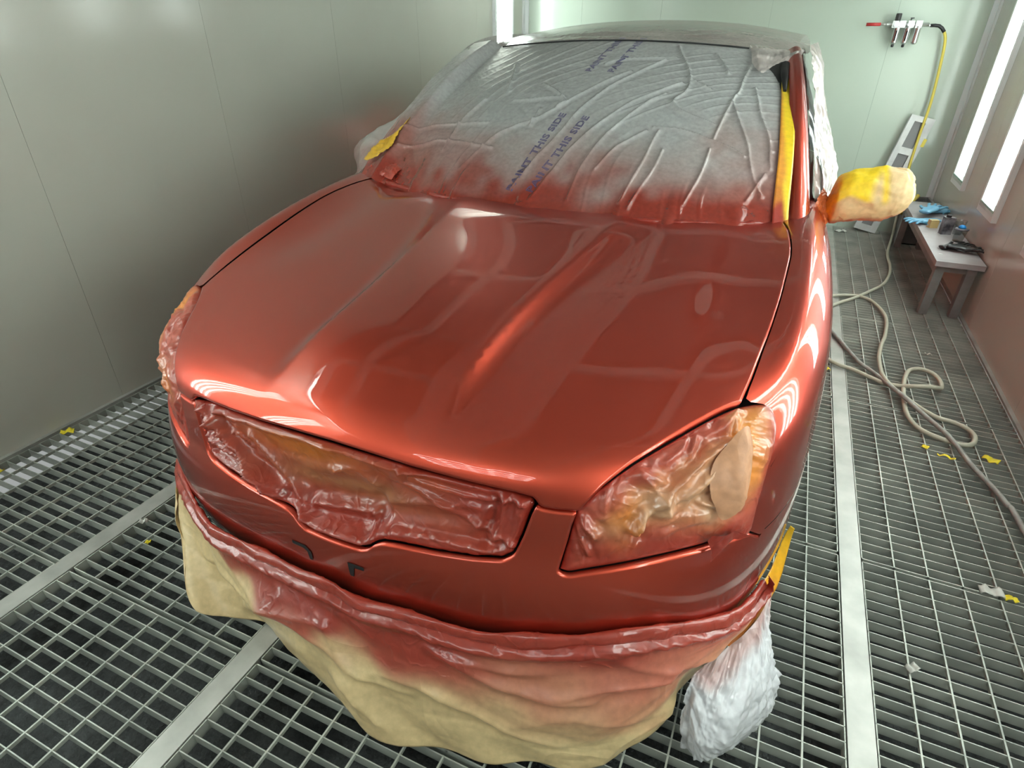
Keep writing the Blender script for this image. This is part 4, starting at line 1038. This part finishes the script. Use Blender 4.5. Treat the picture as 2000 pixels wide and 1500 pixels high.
G1 = G + N * (lift + film_offset(S_, T_))[..., None]
c1 = film_colour(S_, T_)
# roof part continues the same sheet
nr = 70
Y_, Q2 = np.meshgrid(np.linspace(2.745, 4.7, nr)[1:], np.linspace(-1, 1, nu), indexing='ij')
wr_ = np.interp(Y_, [2.7, 2.9, 5.0], [1.03, 1.10, 1.10])
R_ = roof_surf(Q2 * wr_, Y_); N2 = grid_normals(R_); N2 *= np.sign(N2[..., 2].mean())
bl = 1 - sstep(Y_, 2.74, 2.84)
R_ = R_ + N2 * (0.016 + .004 * crumple(R_ * [.5, 1.3, 1], 9, 5, 3) + .003 * np.exp(-((Y_ - 2.80) / .02) ** 2))[..., None]
R_[:, 0] = R_[:, 0]
R_[0:3] = R_[0:3] * .5 + (G1[-1][None] + np.array([0, 1, .15]) * (np.arange(1, 4) * .028)[:, None, None]) * .5
c2 = np.tile(np.array([.50, .44, .415]), R_.shape[:2] + (1,)) * (1 + .08 * vnoise(R_, 7, 2))[..., None]
GG = np.concatenate([G1, R_], 0); cc_ = np.concatenate([c1, c2], 0)
film = mesh_obj('masking_film', GG.reshape(-1, 3), grid_faces(nu, nv + nr - 1), M_film, col=cc_.reshape(-1, 3)); film.location = (CX, 0, 0)
tag(film, label='wrinkled translucent film taped over the windscreen and roof with printed violet words', cat='masking film')
# left drape over pillar, side window and mirror
nu2, nv2 = 90, 110
V_, U_ = np.meshgrid(np.linspace(0, 1, nv2), np.linspace(0, 1, nu2), indexing='ij')
pl = np.array(spline([(.805, 2.02, .925), (.800, 2.15, .985), (.770, 2.32, 1.11), (.735, 2.5, 1.235), (.70, 2.7, 1.335), (.690, 2.9, 1.392), (.695, 3.3, 1.418), (.675, 3.9, 1.40), (.66, 4.5, 1.25)], 8))
P0 = np.stack([np.interp(V_, np.linspace(0, 1, len(pl)), pl[:, k]) for k in range(3)], -1)
yl = P0[..., 1]; low = np.stack([.895 + 0 * yl, yl + .04 * U_, .82 + 0 * yl], -1)
D_ = P0 * (1 - U_[..., None]) + low * U_[..., None]
mb = np.exp(-(((D_[..., 1] - 2.33) / .13) ** 2)) * np.exp(-((D_[..., 2] - .965) / .085) ** 2)
D_[..., 0] += .040 + .20 * mb ** .6 * sstep(U_, 0, .12) + .02 * np.sin(PI * U_) * (1 - mb)
N = grid_normals(D_); N *= np.sign(N[..., 0].mean())
D_ = D_ + N * (.010 * crumple(D_ * [1, 1, .35], 11, 7, 3) * sstep(U_, 0, .1))[..., None]
D_[..., 0] *= -1
tt_ = (1 - sstep(D_[..., 2] + .04 * vnoise(D_, 12, 1), .88, 1.04)) * (1 - sstep(D_[..., 1], 2.4, 2.8))
cl_ = mix(np.array([.60, .56, .53]), np.array([.50, .22, .18]), tt_ * .9)
mesh_obj('side_drape', D_.reshape(-1, 3), grid_faces(nu2, nv2), M_film2, film, col=cl_.reshape(-1, 3))

# bunched film at the top right corner where it was cut away from the pillar
def bunch(name, base, across, sc, parent, colr, m, sd, thick=.02, nu=60, nv=26, amp=.016):
    B0 = np.array(spline(base, 8)); B1 = np.array(spline(across, 8))
    U, Vv = np.meshgrid(np.linspace(0, 1, nu), np.linspace(0, 1, nv))
    a = np.stack([np.interp(U, np.linspace(0, 1, len(B0)), B0[:, k]) for k in range(3)], -1)
    b_ = np.stack([np.interp(U, np.linspace(0, 1, len(B1)), B1[:, k]) for k in range(3)], -1)
    G = a * (1 - Vv[..., None]) + b_ * Vv[..., None]
    N = grid_normals(G); N *= np.sign(N[..., 2].mean()) if abs(N[..., 2].mean()) > abs(N[..., 0].mean()) else np.sign(N[..., 0].mean())
    G = G + N * (thick * np.sin(PI * np.clip(Vv, 0, 1)) * (.6 + .5 * np.sin(U * 9)) + amp * crumple(G, sc, sd, 3))[..., None]
    c = np.tile(colr, (nu * nv, 1)) * (1 + .15 * vnoise(G, 30, sd).reshape(-1))[:, None]
    return mesh_obj(name, G.reshape(-1, 3), grid_faces(nu, nv), m, parent, col=c)
bunch('rolled_corner', [(.50, 2.80, 1.375), (.58, 2.81, 1.372), (.66, 2.83, 1.365), (.705, 2.86, 1.355)], [(.53, 2.66, 1.325), (.575, 2.58, 1.30), (.62, 2.68, 1.325), (.69, 2.76, 1.340)], 22, film, np.array([.62, .55, .52]), M_film2, 4, thick=.018)
# gathered red edge along the bonnet line
be = []
for s in np.linspace(-.775, .765, 200):
    p = ws_surf(s, -.035 + .0 * s); be.append(p)
be = np.array(be); th = np.linspace(0, 2 * PI, 9)[:-1]
rr = .007 + .005 * vnoise(be * 1.0, 24, 4) + .004 * sstep(-be[:, 0], .5, .75)
E_ = np.array([[be[i] + np.array([0, math.cos(k) * rr[i] * 1.5, math.sin(k) * rr[i] + .006]) + .004 * crumple((be[i] + np.array([0, math.cos(k), math.sin(k)]) * .02)[None], 60, 3, 2)[0] for k in th] for i in range(len(be))])
E_ = np.concatenate([E_, E_[:, :1]], 1)
mesh_obj('gathered_edge', E_.reshape(-1, 3), grid_faces(9, len(be)), M_wetmask, film, col=np.tile(RED * .95, (9 * len(be), 1)))
bunch('rolled_corner', [(-.80, 2.0, .925), (-.775, 2.03, .94), (-.73, 2.0, .935), (-.66, 1.98, .925)], [(-.79, 2.14, .985), (-.76, 2.15, .99), (-.72, 2.1, .975), (-.64, 2.06, .955)], 30, film, RED * .9 + ROSE * .2, M_wetmask, 8, thick=.012, amp=.014)
# piece of film left over the door and side window on the near side
bunch('side_drape', [(.715, 2.75, 1.385), (.735, 2.60, 1.335), (.765, 2.47, 1.24), (.795, 2.36, 1.12), (.83, 2.30, .99), (.85, 2.28, .90)], [(.735, 3.1, 1.39), (.775, 2.95, 1.28), (.825, 2.85, 1.17), (.875, 2.80, 1.06), (.915, 2.72, .95), (.905, 2.62, .84)], 9, film, np.array([.42, .33, .31]), M_film2, 6, thick=.02, nu=90, nv=50, amp=.012)

# printed words on the film
def printed(txt, p0, p1, hgt, parent):
    cu = bpy.data.curves.new('t', 'FONT'); cu.body = txt; cu.fill_mode = 'NONE'; cu.bevel_depth = 0.028; cu.bevel_resolution = 0; cu.resolution_u = 3
    cu.space_character = 1.05
    to = bpy.data.objects.new('t', cu); COL.objects.link(to); bpy.context.view_layer.update()
    me = bpy.data.meshes.new_from_object(to.evaluated_get(bpy.context.evaluated_depsgraph_get())); bpy.data.objects.remove(to)
    v = np.zeros(len(me.vertices) * 3); me.vertices.foreach_get('co', v); v = v.reshape(-1, 3)
    w = v[:, 0].max(); p0 = np.array(p0); p1 = np.array(p1); ax = p1 - p0; L = np.linalg.norm(ax * [1, .95])
    nx = np.array([ax[1] * .95, -ax[0] / .95]); nx /= np.linalg.norm(nx * [1, .95])
    q = p0 + ax * (v[:, 0] / w)[:, None] - nx * (v[:, 1] * hgt)[:, None]
    S, T = q[:, 0], q[:, 1]
    P = ws_surf(S, np.clip(T, -.1, 1.0)); e = 1e-3
    over = np.clip(T - 1.0, 0, 1)
    n = np.cross(ws_surf(S + e, T) - ws_surf(S - e, T), ws_surf(S, T + e) - ws_surf(S, T - e)); n /= np.linalg.norm(n, axis=1, keepdims=True)
    P = P + n * (0.0093 + film_offset(S, np.clip(T, -.1, 1.0)) + v[:, 2] * .004)[:, None]
    P[over > 0] += (np.array([0, .9, .12]) * over[over > 0][:, None]) + np.array([0, 0, .003])
    me.vertices.foreach_set('co', P.ravel()); me.materials.clear(); me.materials.append(M_ink); me.update()
    link(bpy.data.objects.new('printed_words', me), parent)
printed('PAINT THIS SIDE', (-.122, .03), (-.046, .415), .036, film)
printed('PAINT THIS SIDE', (-.045, .03), (.045, .405), .036, film)
printed('PAINT THIS SIDE', (-.046, .715), (.030, 1.12), .036, film)
printed('PAINT THIS SIDE', (.044, .715), (.116, 1.12), .036, film)

# yellow tape on the inner side of the right windscreen pillar
tp_ = []
for t, s in ((-.06, .752), (.02, .742), (.10, .735), (.25, .722), (.40, .706), (.55, .690), (.66, .678), (.76, .668)):
    p = ws_surf(s, t) + np.array([0, -.012, .014]); tp_.append((tuple(p), (1.0, .28, -.05)))
def c_pil(t, a, P): return mix(mix(RED * 1.1, np.array([.74, .30, .03]), sstep(t + .1 * vnoise(P, 20, 2), .08, .30)), YEL, sstep(t * 1.0 + .9 * (a - .55) + .12 * vnoise(P, 18, 5), .15, .50))
o = tape_strip('pillar_tape', tp_, .023, c_pil, label='yellow tape strip along the right windscreen pillar, orange toward its foot', cat='masking tape', sd=3, amp=.0025)
o.location = (CX, 0, 0)
# small tape wad on the left pillar foot
o = bunch('pillar_tape', [(-.79, 2.17, 1.00), (-.765, 2.19, 1.02), (-.735, 2.22, 1.04), (-.72, 2.3, 1.09)], [(-.81, 2.05, .945), (-.785, 2.05, .945), (-.755, 2.07, .96), (-.72, 2.12, .99)], 40, None, np.array([.72, .42, .04]), M_tape, 12, thick=.012, nu=30, nv=30, amp=.012)
o.location = (CX - .01, -.02, .034); tag(o, label='small crumpled amber tape patch at the foot of the left windscreen pillar', cat='masking tape')

# door mirror on the right wrapped in brown paper and yellow tape
def wrapped_mirror():
    n1, n2 = 96, 64
    A, B_ = np.meshgrid(np.linspace(0, 2 * PI, n1), np.linspace(0, PI, n2))
    # long axis along x, pole towards the car
    x = -np.cos(B_)                                   # -1 near the car .. +1 outer end
    prof = np.interp(x, [-1, -.97, -.90, -.80, -.68, -.4, 0, .4, .7, .9, .97, 1], [.10, .26, .34, .60, .93, 1.0, 1.0, .97, .86, .60, .36, .0])
    X = .985 + (x + 1) / 2 * .245 - .09 * 0
    X = .862 + (x + 1) / 2 * .262
    zc_ = np.interp(x, [-1, -.7, -.4, 0, .5, 1], [.900, .935, .958, .966, .974, .980])
    up = np.cos(A); fr = np.sin(A)
    H = np.where(up > 0, .083, .088) * prof
    Z = zc_ + up * H - .012 * sstep(x, -.5, .9) * 0
    Y = 2.30 + fr * .075 * prof - .01 * x
    G = np.stack([X, Y, Z], -1); N = grid_normals(G); c0 = np.stack([X, 2.30 + 0 * Y, zc_], -1); N *= np.sign((N * (G - c0)).sum(-1).mean())
    G = G + N * (.020 * crumple(G, 8, 21, 3) + .003 * crumple(G, 50, 3, 2))[..., None]
    nz = vnoise(G, 14, 5); nz2 = vnoise(G, 40, 6)
    c = np.tile(KRAFT * [1.12, 1.03, .98], (n2, n1, 1))
    yel = sstep(up + .25 * nz - .9 * sstep(x, .15, .45) + .2, .1, .3) * (1 - sstep(x + .1 * nz, .0, .25)) + .9 * np.exp(-((x - .22 - .25 * (1 - up) * .5) / .07) ** 2) * sstep(up, -.4, 0) + .8 * sstep(x, .93, .99)
    c = mix(c, YEL, np.clip(yel, 0, 1))
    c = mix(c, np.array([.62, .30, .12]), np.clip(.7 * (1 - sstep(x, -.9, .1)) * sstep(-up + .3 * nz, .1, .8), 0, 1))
    c = mix(c, np.array([.78, .30, .01]), np.clip(1 - sstep(x + .06 * nz, -.80, -.58), 0, 1))
    c = mix(c, np.array([.55, .10, .02]), np.clip(1 - sstep(x, -.95, -.80), 0, 1))
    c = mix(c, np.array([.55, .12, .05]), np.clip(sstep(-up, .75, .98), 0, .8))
    o = mesh_obj('mirror_masking_paper', G.reshape(-1, 3), grid_faces(n1, n2), M_kraft, col=c.reshape(-1, 3))
    return o
o = wrapped_mirror(); o.location = (CX, 0, 0)
tag(o, label='door mirror bundle wrapped in brown paper and yellow tape, on the right of the car', cat='masking paper')
o2 = bunch('tape_knot', [(.842, 2.23, .915), (.852, 2.28, .95), (.862, 2.33, .97)], [(.87, 2.20, .862), (.885, 2.24, .858), (.90, 2.28, .87)], 60, o, np.array([.55, .12, .03]), M_wetmask, 5, thick=.012, nu=26, nv=26, amp=.014)
# ---------------------------------------------------------------- hoses
M_hose_g = noisy(mat('grey_rubber_hose', (0.22, 0.23, 0.22), 0.5), 30, (0.24, 0.25, 0.23), (0.34, 0.35, 0.32), 3)
M_hose_y = mat('yellow_hose', (0.62, 0.50, 0.08), 0.4)
M_hose_c = mat('pale_hose', (0.42, 0.42, 0.33), 0.5)
M_alu = mat('bright_aluminium', (0.72, 0.74, 0.73), 0.22, metal=0.9)
M_redp = mat('red_plastic', (0.45, 0.03, 0.03), 0.4)
R_H = 0.0098
def hose(name, pts, m, label, cat='hose'):
    P = spline(pts, 8)
    # stack the hose on itself where it crosses
    Q = []; acc = []
    for p in P:
        q = np.array(p); Q.append(q)
    b = MB(); b.tube(Q, R_H, 10); o = b.done(name, m); tag(o, label=label, cat=cat); return o
ha = [[.745, 5.80, 1.498], [.770, 5.80, 1.497]]
# wall hose: down from the filter set, then onto the floor and away under the car
down = [(.822, 5.80, 1.462), (.848, 5.80, 1.40), (.868, 5.80, 1.24), (.885, 5.80, 1.0), (.880, 5.79, .78), (.878, 5.77, .56), (.888, 5.72, .25), (.892, 5.60, .06)] + [tuple(p) for p in HOSE_A[1:]]
o = hose('air_hose', down, [M_hose_y], 'long air hose hanging from the filter set, yellow on the wall, pale on the floor')
o.data.materials.append(M_hose_c)
for f in o.data.polygons:
    if f.center.z < 0.45: f.material_index = 1
b = MB(); b.tube([(.725, 5.80, 1.498), (.752, 5.80, 1.499), (.78, 5.80, 1.496), (.803, 5.80, 1.482), (.824, 5.80, 1.458)], 0.0115, 10); b.done('black_sleeve', M_black, o)
def lift(P, spots):
    out = []
    for i, p in enumerate(P):
        z = p[2]
        for (k, w, h) in spots: z += h * math.exp(-((i - k) / w) ** 2)
        out.append((p[0], p[1], max(z, 0.0105)))
    return out
hose('air_hose', lift(HOSE_B, [(11, 2.5, .017), (31, 1.2, .017), (38.5, 1.4, .034), (40, 1.2, .02)]), M_hose_c, 'looped pale air hose coiled on the floor grating right of the car')
hose('air_hose', lift(HOSE_C, [(4, 1, 0), (7.5, 1.8, .017), (8.5, 1.5, .01), (11, 1.5, .017)]), M_hose_g, 'straight grey air hose running over the coiled one toward the right edge')

# ---------------------------------------------------------------- filter regulator set on the back wall
fr = empty('air_filter_set', (0, YB, 1.505), label='chrome air filter and regulator set with three bowls on the back wall', cat='air regulator')
L = lambda x, y, z: (x, y - YB, z - 1.505)
b = MB(); b.tube([L(.445, 5.80, 1.507), L(.715, 5.80, 1.503)], .014, 12)
for x in (.500, .545, .60, .650): b.box(x - .020, x + .020, -.092, -.046, -.021, .023)
b.tube([L(.700, 5.80, 1.50), L(.735, 5.80, 1.499)], .010, 10)
b.done('manifold', M_alu, fr, bevel=.004)
for x, kind in ((.520, 1), (.588, 1), (.652, 0)):
    b = MB(); b.lathe([(.006, -.128), (.016, -.125), (.0225, -.112), (.0225, -.03), (.025, -.026), (.025, -.012)], 20, c=L(x, 5.80, 1.505))
    bo = b.done('bowl', M_alu, fr)
    if kind:
        b = MB(); b.box(x - .005, x + .005, -.094, -.090, -.105, -.04); b.done('sight_glass', M_dark, bo)
        b = MB(); b.lathe([(.007, -.146), (.010, -.140), (.010, -.128), (.006, -.127)], 12, c=L(x, 5.80, 1.505)); b.done('drain_knob', M_black, bo)
b = MB(); b.lathe([(.018, .018), (.019, .022), (.019, .066), (.016, .070)], 20, c=L(.508, 5.80, 1.505)); b.done('regulator_knob', M_black, fr)
b = MB(); b.lathe([(.020, 0), (.020, .014), (.018, .016)], 20, M=Matrix.Translation(L(.506, 5.782, 1.505)) @ Matrix.Rotation(PI / 2, 4, 'X')); b.done('gauge', M_trim, fr)
b = MB(); b.tube([L(.590, 5.80, 1.525), L(.598, 5.80, 1.545)], .004, 8); b.box(.588, .612, -.074, -.066, .036, .043); b.done('valve_lever', M_black, fr)
b = MB(); b.tube([L(.445, 5.80, 1.507), L(.40, 5.80, 1.506)], .007, 8); b.done('feed_pipe', M_beam, fr)
b = MB(); b.tube([L(.405, 5.80, 1.506), L(.31, 5.80, 1.505)], .0115, 10); b.done('red_hose_end', M_redp, fr)
b = MB(); b.box(.46, .70, -.048, 0, -.012, .012); b.done('bracket', M_beam, fr)

# ---------------------------------------------------------------- bench with its clutter
M_bench = noisy(mat('grey_bench_top', (0.38, 0.36, 0.36), 0.45), 5, (0.30, 0.285, 0.29), (0.44, 0.42, 0.42), 6, bump=.1)
M_benchleg = noisy(mat('grey_bench_leg', (0.22, 0.22, 0.21), 0.5), 6, (0.15, 0.15, 0.145), (0.27, 0.27, 0.26), 5)
bench = empty('bench', (0.99, 4.7, 0), label='low grey paint-dusted bench along the right wall below the light boxes', cat='bench')
BZ = .335
b = MB(); b.box(-.115, .122, -.79, .80, BZ - .030, BZ); bt = b.done('seat', M_bench, bench, bevel=.012)
b = MB(); b.box(-.098, -.085, -.70, .70, BZ - .085, BZ - .028); b.box(.092, .105, -.70, .70, BZ - .085, BZ - .028); b.box(-.098, .105, -.745, -.732, BZ - .07, BZ - .028); b.box(-.098, .105, .70, .713, BZ - .07, BZ - .028); b.done('apron', M_benchleg, bench)
for sx in (-1, 1):
    for sy in (-1, 1):
        b = MB(); x1, x0 = sx * .098, sx * .098 - sx * .045; y1, y0 = sy * .76, sy * .76 - sy * .055
        vs_ = b.box(min(x0, x1), max(x0, x1), min(y0, y1), max(y0, y1), 0, BZ - .028)
        for v in vs_:
            if v.co.z < .01: v.co.y -= sy * .018; v.co.x += sx * .002
        b.done('leg', M_benchleg, bench, bevel=.004)

def glove(x, y, z, rz, m, label, cat, sc=1.0, sd=1, spread=1.0):
    """limp disposable glove: flattened cuff and five fingers"""
    bm = bmesh.new(); me = bpy.data.meshes.new('rubber_glove'); o = bpy.data.objects.new('rubber_glove', me); COL.objects.link(o)
    rng = random.Random(sd); V = []; E = []; R = []
    def chain(pts, rs, root=None):
        prev = root
        for p, r in zip(pts, rs):
            V.append(p); R.append(r); i = len(V) - 1
            if prev is not None: E.append((prev, i))
            prev = i
        return prev
    chain([(0, -.095, .012), (.004, -.05, .014), (0, -.008, .014), (0, .028, .014)], [(.034, .012), (.031, .010), (.034, .012), (.036, .012)])
    root = 3
    for k, (a, l) in enumerate(((-.33, .066), (-.11, .078), (.10, .072), (.33, .056))):
        a *= spread; bx = (-.027 + .018 * k); cz = rng.uniform(-.3, .6)
        pts = []; 
        for j in range(1, 5):
            t = j / 4; bend = rng.uniform(-.1, .1)
            pts.append((bx + math.sin(a + bend * t) * l * t, .045 + math.cos(a) * l * t, .011 + .012 * math.sin(t * 2.6 + cz)))
        chain(pts, [(.0085, .007)] * 3 + [(.006, .005)], root)
    chain([(-.045, .005, .012), (-.062, .028, .016), (-.070, .050, .012)], [(.010, .007), (.009, .007), (.006, .005)], 2)
    me.from_pydata([(p[0] * sc, p[1] * sc, p[2] * sc) for p in V], E, []); me.update()
    sk = o.modifiers.new('skin', 'SKIN'); ss = o.modifiers.new('sub', 'SUBSURF'); ss.levels = ss.render_levels = 2
    for i, sv in enumerate(me.skin_vertices[0].data): sv.radius = (R[i][0] * sc, R[i][1] * sc); sv.use_root = (i == 0)
    bpy.context.view_layer.update()
    m2 = bpy.data.meshes.new_from_object(o.evaluated_get(bpy.context.evaluated_depsgraph_get())); bpy.data.objects.remove(o)
    v = np.zeros(len(m2.vertices) * 3); m2.vertices.foreach_get('co', v); v = v.reshape(-1, 3)
    v += np.array([.3, .3, 1])[None] * (.006 * crumple(v, 40, sd, 2))[:, None]; v[:, 2] -= v[:, 2].min()
    m2.vertices.foreach_set('co', v.ravel()); m2.materials.clear(); m2.materials.append(m); m2.shade_smooth(); m2.update(); m2.name = 'rubber_glove'
    o = link(bpy.data.objects.new('rubber_glove', m2)); o.location = (x, y, z); o.rotation_euler = (0, 0, rz); tag(o, label=label, cat=cat); return o
M_blueg = mat('blue_nitrile', (0.16, 0.42, 0.62), 0.35); M_blackg = mat('black_nitrile', (0.012, 0.012, 0.014), 0.3)
glove(.975, 5.02, BZ + .001, -.5, M_blueg, 'blue disposable glove lying highest in the pile at the middle of the bench', 'glove', 1.25, 3, 1.2).location.z = BZ + .034
glove(.925, 4.80, BZ + .001, 2.2, M_blueg, 'blue disposable glove drooping over the front edge of the bench', 'glove', 1.2, 5, 1.2)
glove(1.06, 5.16, BZ + .001, -1.2, M_blueg, 'blue disposable glove behind the dark can, near the wall', 'glove', 1.15, 8, 1.4)
glove(1.005, 4.22, BZ + .001, -1.0, M_blackg, 'black disposable glove crumpled at the near end of the bench, left one', 'glove', 1.0, 11, .8)
glove(1.045, 4.15, BZ + .001, -1.9, M_blackg, 'black disposable glove at the near end of the bench, beside the wall', 'glove', 1.0, 15, .8).location.z = BZ + .012
# dark can with flat front
M_can = noisy(mat('dark_spotted_can', (0.12, 0.12, 0.13), 0.35, metal=.3), 25, (0.05, 0.05, 0.06), (0.26, 0.26, 0.28), 5)
c_ = empty('can', (1.005, 4.56, BZ), 0.25, label='dark grey rectangular solvent can standing behind the blue gloves', cat='can')
b = MB(); b.box(-.030, .030, -.020, .020, 0, .105); b.done('body', M_can, c_, bevel=.005)
b = MB(); b.lathe([(.014, .105), (.014, .118), (.012, .120)], 16, c=(-.008, 0, 0)); b.done('cap', M_black, c_)
b = MB(); b.box(-.026, .026, -.018, .018, 0, .050, M=Matrix.Translation((.955, 4.70, BZ)) @ Matrix.Rotation(.35, 4, 'Z')); tag(b.done('carton', mat('ochre_card', (.55, .42, .18), .6), bevel=.002), label='small ochre carton leaning against the dark can', cat='box')
# mixing cup with blue lid
M_cup = glass_pane('clear_plastic', (.86, .88, .88))
c_ = empty('mixing_cup', (1.05, 4.40, BZ), label='clear plastic mixing cup with a bright blue lid at the bench edge', cat='cup')
b = MB(); b.lathe([(.026, .0), (.027, .002), (.036, .070), (.038, .072), (.0365, .073), (.0345, .069), (.0255, .004)], 28); b.done('cup_body', M_cup, c_)
b = MB(); b.lathe([(.0345, .073), (.0395, .073), (.0395, .079), (.030, .082)], 28); b.done('rim', mat('smoky_plastic', (.12, .13, .16), .25), c_)
b = MB(); b.lathe([(.021, .0825), (.020, .092), (.012, .099), (.004, .101)], 20); b.done('lid', mat('blue_plastic', (.02, .30, .75), .3), c_)
c_ = empty('plastic_cup', (1.075, 4.58, BZ), label='clear empty plastic cup between the dark can and the wall', cat='cup')
b = MB(); b.lathe([(.024, .0), (.025, .002), (.034, .085), (.036, .087), (.0345, .088), (.033, .084), (.0235, .004)], 28); b.done('cup_body', M_cup, c_)
# paint splash on the bench
b = MB(); b.lathe([(.012, 0), (.011, .0015)], 12); o = b.done('paint_drip', M_trim); o.location = (.915, 4.06, BZ + .0005); o.scale = (1, .6, 1); tag(o, label='small white blob of dried filler on the near corner of the bench top', cat='blob')

# grey bin at the far end of the bench
M_bin = noisy(mat('grey_bin', (0.16, 0.16, 0.155), 0.5), 6, (0.12, 0.12, 0.118), (0.19, 0.19, 0.185), 4)
c_ = empty('storage_bin', (1.0, 5.66, 0), label='dark grey open bin on the floor behind the bench, against the back wall', cat='bin')
b = MB(); t = .008
b.box(-.09, .09, -.15, -.15 + t, 0, .30); b.box(-.09, .09, .15 - t, .15, 0, .30); b.box(-.09, -.09 + t, -.15, .15, 0, .30); b.box(.09 - t, .09, -.15, .15, 0, .30); b.box(-.09, .09, -.15, .15, 0, t)
b.done('body', M_bin, c_, bevel=.002)
b = MB(); b.box(-.098, .098, -.158, -.142, .295, .315); b.box(-.098, .098, .142, .158, .295, .315); b.box(-.098, -.082, -.158, .158, .295, .315); b.box(.082, .098, -.158, .158, .295, .315); b.done('rim', M_benchleg, c_, bevel=.002)
b = MB(); b.tube([(-.06, -.02, .20), (-.02, .0, .27), (.02, .02, .33), (.03, .03, .345)], .014, 8); tag(b.done('tape_scrap', M_hose_y), label='yellow tape scrap sticking out above the grey bin', cat='tape scrap').location = (.955, 5.62, .01)

# white slotted channel leaning on the back wall
M_wh = noisy(mat('white_enamel_panel', (0.62, 0.64, 0.62), 0.4), 9, (0.50, 0.51, 0.50), (0.66, 0.68, 0.66), 4)
c_ = empty('metal_channel', (.70, 5.77, 0.0), label='white slotted metal channel leaning on the back wall behind the wrapped mirror', cat='channel')
Rm = Matrix.Rotation(math.radians(11), 4, 'Y') @ Matrix.Rotation(math.radians(-3.5), 4, 'X')
Tm = Matrix.Translation((0, 0, .016)) @ Rm
b = MB(); H = .90
b.box(-.085, -.045, -.028, -.024, 0, H, M=Tm); b.box(.035, .085, -.028, -.024, 0, H, M=Tm)
for z0, z1 in ((0, .05), (.33, .40), (.62, .67), (.86, H)): b.box(-.045, .035, -.028, -.024, z0, z1, M=Tm)
b.box(-.085, -.082, -.026, .02, 0, H, M=Tm); b.box(.082, .085, -.026, .02, 0, H, M=Tm)
b.done('web', M_wh, c_)
b = MB(); b.box(-.045, .035, -.012, -.010, .02, H - .02, M=Tm); b.done('slot_backing', mat('channel_shade', (.20, .20, .20), .6), c_)
b = MB(); b.box(.075, .098, -.031, -.0282, .70, .76, M=Tm); b.done('yellow_sticker', mat('yellow_sticker', (.70, .58, .05), .4), c_)

# ---------------------------------------------------------------- scraps on the grating
M_scrap = mat('yellow_tape_scrap', (0.80, 0.66, 0.03), 0.5)
M_scrap2 = mat('pale_scrap', (0.55, 0.55, 0.50), 0.5)
def scrap(x, y, L_, W_, rz, m, label, sd, cat='tape scrap', z=.0015):
    nu, nv = 14, 5; U, V_ = np.meshgrid(np.linspace(-.5, .5, nu), np.linspace(-.5, .5, nv))
    G = np.stack([U * L_, V_ * W_ * (1 + .3 * vnoise(np.stack([U, V_ * 0, U * 0], -1), 5, sd)), .004 + .009 * np.abs(np.sin(U * 5 + sd)) + .003 * vnoise(np.stack([U, V_, U], -1), 6, sd)], -1)
    G[..., 2] -= G[..., 2].min()
    o = mesh_obj('scrap', G.reshape(-1, 3), grid_faces(nu, nv), m); s_ = o.modifiers.new('t', 'SOLIDIFY'); s_.thickness = .001
    o.name = 'tape_scrap' if cat == 'tape scrap' else 'plastic_scrap'
    o.location = (x, y, z); o.rotation_euler = (0, 0, rz); tag(o, label=label, cat=cat)
scrap(-2.455, 1.07, .045, .03, .9, M_scrap, 'yellow tape scrap on the grating at the foot of the left wall', 1)
scrap(-2.43, .80, .03, .02, .2, M_scrap, 'small yellow tape scrap at the very left edge of the picture', 2)
scrap(-1.61, .78, .018, .012, .4, M_scrap, 'tiny yellow tape scrap on the grating left of the paper skirt', 3)
scrap(.735, 2.41, .035, .022, 1.0, M_scrap, 'curled yellow tape scrap beside the grey hose, left half of a pair', 4)
scrap(.80, 2.37, .06, .012, -.2, M_scrap, 'thin straight yellow tape scrap beside the grey hose, right half of a pair', 5)
scrap(.955, 2.42, .055, .03, -.5, M_scrap, 'wide yellow tape scrap near the foot of the right wall', 6)
scrap(.385, 2.96, .03, .022, .3, M_scrap, 'yellow tape scrap next to the right fender by the steel beam', 7)
scrap(.855, 1.655, .035, .02, .0, M_scrap, 'yellow tape scrap stuck to the cross seam of the right gratings', 8)
scrap(.81, 1.665, .06, .035, .1, M_scrap2, 'pale plastic scrap on the cross seam of the right gratings', 9, 'plastic scrap')
scrap(.865, 3.35, .035, .012, .1, M_scrap2, 'small pale plastic scrap on the grating ahead of the bench', 10, 'plastic scrap')
scrap(.52, 5.69, .09, .05, .6, M_scrap2, 'pale plastic scrap by the back wall left of the leaning channel', 11, 'plastic scrap')
scrap(.565, 1.285, .03, .02, .7, M_scrap2, 'small pale scrap on the right grating beside the wide steel beam', 12, 'plastic scrap')
scrap(-1.71, .84, .025, .02, .7, M_scrap2, 'clear plastic scrap on the grating near the left beam', 13, 'plastic scrap')
